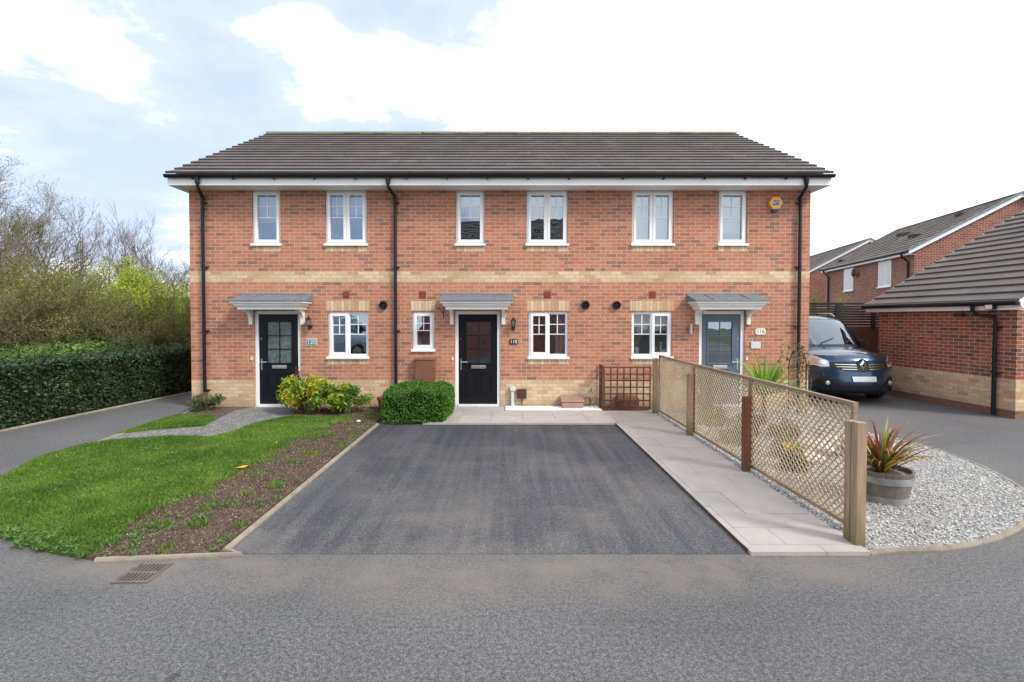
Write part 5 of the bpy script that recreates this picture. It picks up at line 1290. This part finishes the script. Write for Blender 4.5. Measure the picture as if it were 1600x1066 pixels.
# ------------------------------------------------------------------ sword-leaved plants
def sword(t, n, L, w, mat, rng, z0, spread=(.15, 1.3), droop=.6, twist=0):
    V = []; Fc = []; rn = []; k = 7
    for i in range(n):
        a = rng.uniform(0, 6.283); e = rng.uniform(*spread); l = L * rng.uniform(.65, 1.1); p = np.array([math.cos(a) * .02, math.sin(a) * .02, z0 + rng.uniform(-.05, .05)]); s = np.array([-math.sin(a), math.cos(a), 0.]); r = rng.uniform(); dr = droop * rng.uniform(.4, 1.5)
        base = len(V)
        for j in range(k + 1):
            f = j / k; ww = w * (min(1, .45 + f * 2.2) if f < .3 else 1) * (1 - max(0, f - .45) / .55) ** .8 * .5 + .0006
            up = np.array([math.cos(a) * math.sin(e), math.sin(a) * math.sin(e), math.cos(e)]); nrm = np.cross(s, up)
            V += [p - s * ww + nrm * ww * .35, p + s * 0 - nrm * ww * .1, p + s * ww + nrm * ww * .35]
            p = p + up * l / k; e = min(2.6, e + dr / k * (.3 + f))
            if j < k:
                q = base + j * 3; Fc += [[q, q + 1, q + 4, q + 3], [q + 1, q + 2, q + 5, q + 4]]; rn += [r, min(1, r + .08)]
    return npmesh('leaves', np.array(V), np.array(Fc), M[mat], t, rn)
rq = np.random.RandomState(8)
t = thing('cordyline', (4.62, -1.75, .02), 'tall green spiky cordyline in the gravel garden behind the lattice fence', 'plant')
sword(t, 95, .78, .045, 'cordyline', rq, .55, (.1, 1.35), .75); b = MB(); b.tube([(0, 0, 0), (0, 0, .58)], [.05, .035], 8); b.build('trunk', M['bark'], t)
bx, by = 3.98, G(1380, 798)[1] + .26
def barrel(loc, s, label, tagc='planter'):
    t = thing('barrel_planter', loc, label, 'planter'); b = MB(); H = .33 * s
    b.lathe((0, 0, 0), [(.205 * s, 0), (.225 * s, H * .3), (.245 * s, H * .65), (.262 * s, H), (.238 * s, H), (.232 * s, H * .82)], 36); b.build('tub', M['barrel'], t, smooth=True)
    for (z0, z1, r0, r1) in ((.01, .075, .209, .219), (.215, .285, .249, .260)):
        b = MB(); b.lathe((0, 0, 0), [(r0 * s, z0 * s), (r0 * s + .004, z0 * s), (r1 * s + .004, z1 * s), (r1 * s, z1 * s)], 36); b.build('hoop', M['hoop'], t, smooth=True)
    b = MB(); b.lathe((0, 0, H * .84), [(.231 * s, 0), (.1 * s, .015), (.01, .02)], 24); b.build('compost', M['soil'], t); return t
M['hoop'] = simple('rusty_galvanised_hoop', (0.36, 0.37, 0.38), 0.5, 0.45, 5, 0.5)
barrel((bx, by, .02), 1.0, 'half barrel planter with metal hoops on the gravel behind the nearest post')
t = thing('red_cordyline', (bx - .02, by, .30), 'red and yellow spiky plant growing in the half barrel', 'plant'); sword(t, 100, .66, .028, 'cordyline_red', rq, .02, (.05, .95), 1.7)
# garden behind the lattice
for i, (x, y, s, lb) in enumerate(((4.35, -3.6, .22, 'largest pale boulder on the gravel behind the lattice fence'), (4.0, -4.0, .16, 'low pale boulder nearest to the barrel planter'), (4.85, -3.2, .17, 'pale boulder farthest right by the curved gravel edge'))):
    b = MB(); rr = np.random.RandomState(40 + i); prof = [(.02, -.05)] + [(math.sin(math.pi * k / 8) * s, -math.cos(math.pi * k / 8) * s * .55 + s * .4) for k in range(1, 8)] + [(.02, s * .95)]
    b.lathe((0, 0, 0), prof, 14); b.v = [(v[0] * (1.3 + .25 * rr.normal() * .4), v[1] * (1 + .1 * rr.normal()), v[2] + rr.normal() * .008) for v in b.v]
    o = b.build('boulder', M['white_paint'] if False else M['boulder'] if 'boulder' in M else simple('pale_boulder', (0.55, 0.50, 0.42), 0.8, 0.2, 6, 0, .4), smooth=True); o.location = (x, y, .02); tag(o, lb, 'boulder', 'pale boulders in the gravel garden')
def clump(name, label, loc, n, h, r, mat, rng, size=.05, flower=None, group=None):
    t = thing(name, loc, label, 'plant', group); a = rng.uniform(0, 6.28, n); q = np.sqrt(rng.uniform(0, 1, n)) * r; C = np.c_[np.cos(a) * q, np.sin(a) * q, .02 + (h - .02) * rng.uniform(0, 1, n) ** 1.3 * (1.15 - (q / r) ** 1.5 * .75) * (.6 + .6 * vnoise(np.c_[np.cos(a) * q + 5, np.sin(a) * q + 5], 9, 2))]
    V, Fc = leaves(C, size, rng, 1.2, .2, C * np.array([1, 1, 0]) * 2); npmesh('leaves', V, Fc, M[mat], t, np.repeat(rng.uniform(size=n), 2))
    if flower:
        m = 26; a = rng.uniform(0, 6.28, m); q = np.sqrt(rng.uniform(0, 1, m)) * r * .8; C2 = np.c_[np.cos(a) * q, np.sin(a) * q, rng.uniform(h * .85, h * 1.15, m)]; C2 = np.repeat(C2, 7, 0) + rng.normal(size=(m * 7, 3)) * .012
        V, Fc = leaves(C2, .035, rng, 0, .6); npmesh('flowers', V, Fc, M[flower], t)
    return t
clump('daffodils', 'clump of yellow daffodils seen through the lattice fence', (3.62, -4.35, .02), 420, .30, .14, 'darkshrub', rq, .12, 'yellow')
clump('garden_plant', 'spiky green clump behind the middle of the lattice fence', (3.55, -3.0, .02), 260, .36, .24, 'darkshrub', rq, .13, group='plants in the gravel garden')
clump('garden_plant', 'leafy clump nearest the house door behind the lattice fence', (3.7, -1.7, .02), 500, .45, .25, 'olive', rq, .12, group='plants in the gravel garden')
clump('garden_plant', 'low dark green clump right behind the daffodils', (3.85, -3.75, .02), 380, .34, .2, 'darkshrub', rq, .09, group='plants in the gravel garden')
clump('garden_plant', 'yellowish grassy clump in the open middle of the gravel garden', (4.5, -2.6, .02), 260, .30, .22, 'olive', rq, .11, group='plants in the gravel garden')
t = thing('plant_pot', (3.98, -2.5, .02), 'round black plant pot standing among the garden plants', 'pot'); b = MB(); b.lathe((0, 0, 0), [(.13, 0), (.18, .28), (.20, .28), (.20, .31), (.175, .31), (.16, .26)], 28); b.build('pot', M['black'], t, smooth=True)
t = thing('plant_pot', (4.75, -3.75, .02), 'small orange terracotta pot beside the pale boulders', 'pot'); b = MB(); b.lathe((0, 0, 0), [(.09, 0), (.12, .2), (.135, .2), (.135, .24), (.115, .24), (.1, .18)], 28); b.build('pot', simple('orange_clay', (0.42, 0.17, 0.09), 0.8, 0.15, 9), t, smooth=True)
# garden obelisk with a climber
def obelisk():
    cx, cy = 5.75, -.85; t = thing('garden_obelisk', (cx, cy, .02), 'black metal hooped plant support in front of the right corner downpipe', 'plant support'); b = MB()
    for k in range(3):
        a = math.pi * k / 3; pts = []
        for i in range(13):
            f = i / 12; th = math.pi * f; x = .17 * math.cos(th); z = .95 + .32 * math.sin(th); pts.append((x * math.cos(a), x * math.sin(a), z))
        b.tube([(.17 * math.cos(a), .17 * math.sin(a), 0)] + pts + [(-.17 * math.cos(a), -.17 * math.sin(a), 0)], .008, 6)
    for z in (.45, .95): b.tube([(.17 * math.cos(R(30 * k)), .17 * math.sin(R(30 * k)), z) for k in range(13)], .006, 5, cap=False)
    b.build('hoops', M['black'], t, smooth=True)
    t2 = thing('climbing_plant', (cx, cy, .02), 'sparse leafy climber growing over the black metal plant support', 'plant'); rr = np.random.RandomState(3); S = []; C = []
    for k in range(9):
        p = np.array([rr.normal() * .05, rr.normal() * .05, 0])
        for i in range(9):
            q = p + np.array([rr.normal() * .05, rr.normal() * .05, .15]); S.append(np.r_[p, q, .005, .004]); p = q
            for _ in range(3 if i > 4 else 1): C.append(p + rr.normal(size=3) * .045)
    V, Fc = segs_mesh(np.array(S)); npmesh('stems', V, Fc, M['twig'], t2); V, Fc = leaves(np.array(C), .075, rr, .2, .6); npmesh('leaves', V, Fc, M['olive'], t2, np.repeat(rr.uniform(size=len(C)), 2))
obelisk()

# ------------------------------------------------------------------ grass, weeds, chips
def blades(name, poly, n, h, rng, mat='grass', z=.03, mask=None, w=.0055, lean=.5):
    p = scatter(poly, n, rng)
    if mask is not None: p = p[mask(p)]
    n = len(p); tone = vnoise(p, 1.6, 3) * .5 + vnoise(p, 5.5, 4) * .3; hh = h * (.55 + vnoise(p, 2.3, 5) * .9) * rng.uniform(.5, 1.3, n)
    a = rng.uniform(0, 6.28, n); ca, sa = np.cos(a), np.sin(a); l = rng.normal(0, lean, (n, 2)) * hh[:, None]
    B = np.c_[p, np.full(n, z)]; s = np.c_[ca, sa, np.zeros(n)] * w; T = B + np.c_[l, hh]
    V = np.stack([B - s, B + s, T], 1).reshape(-1, 3); o = npmesh(name, V, np.arange(3 * n).reshape(-1, 3), M[mat], None, np.clip(tone * .9 + rng.normal(.08, .16, n), 0, 1)); o['kind'] = 'stuff'; return o
rb = np.random.RandomState(77)
blades('grass', lawn, 170000, .028, rb)
blades('grass', lawn_b, 14000, .035, rb)
# tufts along the ragged edge and inside the soil
sp = scatter(soil, 900, rb); sp = sp[sp[:, 1] < -.9]; e0 = np.array(P((544, 655), (469, 681), (375, 737), (319, 767), (225, 801), (180, 837), (131, 872)))
def dist_line(p): 
    d = np.full(len(p), 9.)
    for a, c in zip(e0[:-1], e0[1:]):
        t_ = np.clip(((p - a) @ (c - a)) / ((c - a) @ (c - a)), 0, 1)[:, None]; d = np.minimum(d, np.linalg.norm(p - (a + t_ * (c - a)), axis=1))
    return d
def soilmask(p): d = dist_line(p); return (rb.uniform(size=len(p)) < np.exp(-d / .07) * .9) | ((vnoise(p, 5, 8) > .74) & (rb.uniform(size=len(p)) < .5))
blades('grass', soil, 60000, .034, rb, mask=lambda p: soilmask(p) & (p[:, 1] < -.7))
def rosettes(name, pts, rng, size=.055, per=16):
    C = []; D = []
    for p in pts:
        s = rng.uniform(.5, 1.25); 
        for k in range(per):
            a = rng.uniform(0, 6.28); r = rng.uniform(.01, .045) * s; C.append([p[0] + math.cos(a) * r, p[1] + math.sin(a) * r, .035 + rng.uniform(0, .03)]); D.append([math.cos(a) * 1.6, math.sin(a) * 1.6, .5])
    C = np.array(C); V, Fc = leaves(C, size, rng, .3, .38, np.array(D)); o = npmesh(name, V, Fc, M['weed'], None, np.repeat(rng.uniform(size=len(C)), 2)); o['kind'] = 'stuff'
fr_e = np.array(P((0, 838), (60, 862), (131, 874))); pts = []
for k in range(80):
    t_ = rb.uniform(0, 2); i = int(t_); q = fr_e[i] + (fr_e[i + 1] - fr_e[i]) * (t_ - i); pts.append(q + np.array([rb.normal() * .04, abs(rb.normal()) * .16 - .03]))
rosettes('weeds', pts, rb, .038, 14)
sc_ = scatter(soil, 260, rb); sc_ = sc_[(sc_[:, 1] < -1.2)]; sc_ = sc_[vnoise(sc_, 2.2, 6) > .45][:75]
rosettes('weeds', list(sc_), rb, .036, 14)
lw = scatter(lawn, 130, rb); rosettes('weeds', list(lw), rb, .045, 9)
# bark and soil crumbs
n = 30000; p = scatter(soil, n, rb); C = np.c_[p, np.full(len(p), .028) + rb.uniform(0, .012, len(p))]; V, Fc = leaves(C, .017, rb, -.35, .55); o = npmesh('soil_crumbs', V, Fc, M['chip'], None, np.repeat(rb.uniform(size=len(C)) ** 1.2, 2)); o['kind'] = 'stuff'
stones('soil_crumbs', soil, 3000, .012, M['chip'], .028, rb); stones('soil_crumbs', soil_b, 500, .014, M['chip'], .028, rb)
# pale stones and the yellow leaf
for (px, py, s, lb) in ((560, 659.5, .035, 'larger white stone on the soil near the dense green bush'), (432, 693, .02, 'small pale stone at the edge between grass and soil')):
    x, y = G(px, py, .03); b = MB(); b.lathe((0, 0, 0), [(.3 * s, -.3 * s), (s, .1 * s), (.9 * s, .6 * s), (.3 * s, .9 * s)], 9); b.v = [(v[0] * 1.15, v[1] * .85, v[2] + random.uniform(-.1, .1) * s) for v in b.v]; o = b.build('stone', M['white_pebble'], smooth=True); o.location = (x, y, .035); tag(o, lb, 'stone', 'stones on the soil bed')
x, y = G(377, 731.5, .05); b = MB(); b.v = [(-.07, 0, 0), (-.03, -.035, .012), (.03, -.03, .005), (.08, 0, .015), (.03, .035, .010), (-.03, .03, .0)]; b.f = [(0, 1, 5), (1, 2, 4, 5), (2, 3, 4)]; b.m = [0, 0, 0]; o = b.build('fallen_leaf', simple('orange_leaf', (0.75, 0.38, 0.04), 0.6, 0.2, 20)); o.location = (x, y, .06); o.rotation_euler = (0.1, 0, .4); tag(o, 'single orange-yellow leaf lying where grass meets soil', 'leaf')

# ------------------------------------------------------------------ trees on the left
def tree_mesh(rng, base_stems, h, r, levels, kids, spread, trop, wob, ratio, start, leaf=None, nleaf=0, lsize=.05, lowleaf=0.):
    Ss = []; T = []
    for k in range(base_stems):
        a = rng.uniform(0, 6.28); q = .0 if base_stems == 1 else .15 * h * .3
        s, tp = grow(rng, (math.cos(a) * q, math.sin(a) * q, 0), h * rng.uniform(.8, 1.05), r, levels, kids, spread, trop, wob, ratio, (math.cos(a) * (.35 if base_stems > 1 else .04), math.sin(a) * (.35 if base_stems > 1 else .04), 1), start)
        Ss.append(s); T.append(tp)
    return np.concatenate(Ss), np.concatenate(T)
protos = {}
def make_tree(name, label, loc, rng, kw, leafmat=None, nleaf=0, lsize=.05, twigm='twig', zmin=0.2, group=None, cat='tree'):
    t = thing(name, loc, label, cat, group)
    S, T = tree_mesh(rng, **kw)
    big = S[:, 6] > .028; V, Fc = segs_mesh(S[big], 6); npmesh('trunk', V, Fc, M['bark'], t, smooth=True)
    V, Fc = segs_mesh(S[~big], 3); V2 = None
    npmesh('crown', V, Fc, M[twigm], t)
    if leafmat:
        T = T[T[:, 2] > zmin]; i = rng.randint(len(T), size=nleaf); C = T[i] + rng.normal(size=(nleaf, 3)) * lsize * 1.6
        V, Fc = leaves(C, lsize, rng, .3, .6); cl = vnoise(C[:, [0, 2]], 1.5, 2) * .6 + rng.uniform(size=nleaf) * .4; npmesh('foliage', V, Fc, M[leafmat], t, np.repeat(cl, 2))
    return t
rt = np.random.RandomState(101)
bare = dict(base_stems=1, h=7.3, r=.10, levels=4, kids=[13, 8, 6, 4], spread=.72, trop=.13, wob=.2, ratio=.55, start=.18)
slim = dict(base_stems=2, h=6.6, r=.06, levels=3, kids=[11, 8, 6], spread=.6, trop=.17, wob=.18, ratio=.47, start=.25)
haw = dict(base_stems=4, h=3.9, r=.05, levels=3, kids=[12, 9, 6], spread=.75, trop=.06, wob=.22, ratio=.52, start=.12)
thick = dict(base_stems=5, h=3.6, r=.04, levels=3, kids=[12, 9, 5], spread=.75, trop=.06, wob=.25, ratio=.5, start=.1)
def at(px, d, z=0): return (px_at(px, d), d - 10.41, z)
A1 = make_tree('bare_tree', 'tall bare tree rising behind the hedge at the left edge', at(-6, 19), rt, bare, 'olive', 5000, .05, zmin=1.0, group='bare trees beyond the hedge')
A2 = make_tree('bare_tree', 'tall forked bare tree second from the left edge', at(42, 20.5), rt, bare, 'olive', 4000, .05, group='bare trees beyond the hedge', zmin=1.0)
B1 = make_tree('bare_tree', 'slim twiggy bare tree standing left of the bright green shrub', at(135, 20), rt, slim, group='bare trees beyond the hedge')
C1 = make_tree('leafing_tree', 'bright yellow-green tree coming into leaf nearest the terrace', at(236, 16.5), rt, dict(haw, h=3.0), 'spring', 15000, .085, 'twig_olive', .8, 'leafing trees behind the hedge')
C2 = make_tree('leafing_tree', 'yellow-green tree in young leaf left of the brightest one', at(165, 17.5), rt, dict(haw, h=3.4), 'spring', 8500, .07, 'twig_olive', .8, 'leafing trees behind the hedge')
D1 = make_tree('thicket_shrub', 'tangled olive brown thicket shrub behind the hedge at the left edge', at(25, 14.2), rt, dict(thick, h=3.0), 'olive', 6500, .055, 'twig_olive', .2, 'tangled thicket shrubs behind the hedge', 'shrub')
def cp(src, loc, s, rz, label):
    c = copy_tree(src); c.location = loc; c.scale = s if isinstance(s, tuple) else (s, s, s); c.rotation_euler = (0, 0, rz); c['label'] = label; return c
cp(B1, at(168, 21), (.95, .95, .93), 1.3, 'slim bare tree rising above the leafing tree in the middle of the thicket')
cp(B1, at(195, 20.5), .90, 2.7, 'slim bare tree third in the group above the leafing trees')
cp(B1, at(213, 22), .92, 4.0, 'slim bare tree rightmost of the middle group above the leafing trees')
cp(B1, at(248, 23), .78, 5.1, 'short bare tree standing apart just left of the house corner')
cp(A1, at(85, 23), .80, 2.2, 'bare tree with spreading crown in the gap between the tall and slim trees')
cp(A2, at(-50, 18), .95, 1.2, 'bare tree mostly outside the left edge of the photo')
cp(A1, at(18, 25), .86, 3.2, 'bare tree farther back between the two tall left ones')
cp(B1, at(290, 26), .78, .6, 'low bare tree partly hidden by the house corner')
cp(C2, at(105, 16.5), (.95, .95, .85), 1.8, 'paler leafing tree in front of the middle of the thicket')
cp(C1, at(285, 18.5), (.9, .9, .78), 2.9, 'leafing tree touching the left corner of the terrace')
cp(C2, at(62, 15.8), (.9, .9, .78), 4.4, 'leafing tree in young leaf nearest the left edge of the photo')
cp(C1, at(140, 15.6), (.85, .85, .70), 5.5, 'low bright leafing tree below the bare middle trees')
for (px, d, s, rz, lb) in ((75, 14.8, .95, 1., 'tangled thicket shrub second from the left edge'), (120, 14.2, .82, 2., 'tangled thicket shrub below the paler leafing tree'), (160, 15.5, .9, 3., 'tangled thicket shrub in the middle behind the hedge'), (205, 14.8, .74, 4., 'tangled thicket shrub below the brightest leafing tree'), (250, 16, .85, 5., 'tangled thicket shrub next to the last one by the house'), (285, 15.5, .75, .5, 'tangled thicket shrub beside the left house corner'), (-25, 14, 1.0, 2.5, 'tangled thicket shrub cut by the left edge of the photo'), (50, 17.5, 1.15, 3.6, 'tall tangled shrub farther back behind the left thicket'), (110, 19, 1.15, 1.4, 'tall tangled shrub farther back below the bare middle trees'), (185, 19.5, 1.1, .2, 'tall tangled shrub farther back behind the leafing trees'), (260, 20, 1.1, 5.5, 'tall tangled shrub farther back near the house corner'), (5, 20, 1.25, 4.6, 'tallest tangled shrub far back at the left edge')):
    cp(D1, at(px, d), s, rz, lb)
# evergreen undergrowth just behind the hedge (one continuous mass)
ru = np.random.RandomState(55)
def mass(name, x0, x1, y0, y1, hfun, n, size, mat, rng, up=.3, asp=.5, beta=(2, 2)):
    p = np.c_[rng.uniform(x0, x1, n), rng.uniform(y0, y1, n)]; h = hfun(p); z = h * rng.uniform(0, 1, n) ** .7; C = np.c_[p, z]
    V, Fc = leaves(C, size, rng, up, asp); o = npmesh(name, V, Fc, M[mat], None, np.repeat(np.clip(vnoise(C[:, [1, 2]], 2.0, 1) * .6 + rng.uniform(0, .45, n), 0, 1), 2)); o['kind'] = 'stuff'; return o
mass('undergrowth', -13.5, -9.9, -3, 8, lambda p: .75 + .85 * vnoise(p, .8, 12) ** 1.0, 26000, .11, 'ivy', ru)
mass('undergrowth', -13, -7.6, 3.5, 9, lambda p: .55 + .8 * vnoise(p, .9, 14), 9000, .10, 'ivy', ru)
mass('far_woodland', -46, -6, 13, 34, lambda p: 1.0 + 1.8 * vnoise(p, .25, 15), 30000, .22, 'wood_mass', ru, .8, .16)
mass('far_woodland', -30, -13.5, -4, 14, lambda p: .6 + .9 * vnoise(p, .35, 16), 20000, .14, 'wood_mass', ru, .8, .16)
# small tree top beyond the right corner of the terrace
make_tree('pale_shrub', 'small pale twiggy shrub between the terrace corner and the farther house', at(1279, 19.5), np.random.RandomState(6), dict(base_stems=5, h=2.75, r=.03, levels=2, kids=[14, 8], spread=.3, trop=.3, wob=.1, ratio=.35, start=.3), 'olive', 2500, .06, 'twig', .6, None, 'shrub')

# ------------------------------------------------------------------ sky, sun, camera
w = bpy.data.worlds.new('World'); scn.world = w; w.use_nodes = True; nt = w.node_tree; bg = nt.nodes['Background']; outw = nt.nodes['World Output']
sky = N(nt, 'ShaderNodeTexSky'); sky.sky_type = 'NISHITA'; sky.sun_disc = False
SE, SA = R(42), R(55)      # elevation; azimuth measured from the view axis reversed, to the right
sky.sun_elevation = SE; sky.sun_rotation = math.pi - SA; sky.air_density = 1.0; sky.dust_density = 1.5; sky.ozone_density = 1.0
tc = N(nt, 'ShaderNodeTexCoord'); sx = N(nt, 'ShaderNodeSeparateXYZ'); nt.links.new(tc.outputs['Generated'], sx.inputs[0])
den = math_(nt, 'ADD', math_(nt, 'MAXIMUM', sx.outputs[2], 0.0), 0.22)
cvx = math_(nt, 'DIVIDE', sx.outputs[0], den); cvy = math_(nt, 'DIVIDE', sx.outputs[1], den)
cm = N(nt, 'ShaderNodeCombineXYZ'); nt.links.new(cvx, cm.inputs[0]); nt.links.new(cvy, cm.inputs[1]); cm.inputs[2].default_value = SKYSEED = 7.7
nz = noise(nt, cm.outputs[0], 0.85, 7, 0.58)
# more cover to the right of the terrace and low down
cov = math_(nt, 'ADD', nz, math_(nt, 'MULTIPLY', ramp(nt, math_(nt, 'MULTIPLY_ADD', sx.outputs[0], 0.5, 0.5), [(0.49, (0, 0, 0)), (0.56, (1, 1, 1))]), 0.24))
cov = math_(nt, 'ADD', cov, ramp(nt, sx.outputs[2], [(0.0, (0.10,) * 3), (0.22, (0, 0, 0))]))
cf = ramp(nt, cov, [(0.445, (0.0,) * 3), (0.50, (0.12,) * 3), (0.535, (0.65,) * 3), (0.61, (1, 1, 1))])
blue = mixc(nt, 0.80, sky.outputs[0], (6.1, 7.25, 9.6))
cl = mixc(nt, noise(nt, cm.outputs[0], 2.6, 4), (11.0, 11.1, 11.2), (13.2, 13.2, 13.2))
nt.links.new(mixc(nt, cf, blue, cl), bg.inputs['Color']); bg.inputs['Strength'].default_value = 0.090
sun = bpy.data.lights.new('sun', 'SUN'); sun.energy = 2.2; sun.angle = R(14); sun.color = (1.0, 0.96, 0.90)
so = bpy.data.objects.new('sun', sun); col.objects.link(so)
sd = Vector((math.sin(SA) * math.cos(SE), -math.cos(SA) * math.cos(SE), math.sin(SE))); so.rotation_euler = sd.to_track_quat('Z', 'Y').to_euler(); so.location = (8, -12, 20)
cam = bpy.data.cameras.new('camera'); cam.lens = FP / 1600 * 36; cam.sensor_width = 36; cam.clip_end = 600; cam.clip_start = .05
cam.shift_x = (800 - CX) / 1600; cam.shift_y = -(533 - CY) / 1600
co = bpy.data.objects.new('camera', cam); col.objects.link(co); co.location = CAM; co.rotation_euler = (math.pi / 2 - PITCH, 0, 0); scn.camera = co
scn.view_settings.view_transform = 'Standard'; scn.view_settings.look = 'None'; scn.view_settings.exposure = 0.55; scn.view_settings.gamma = 1
scn.cycles.max_bounces = 8; scn.cycles.transparent_max_bounces = 12
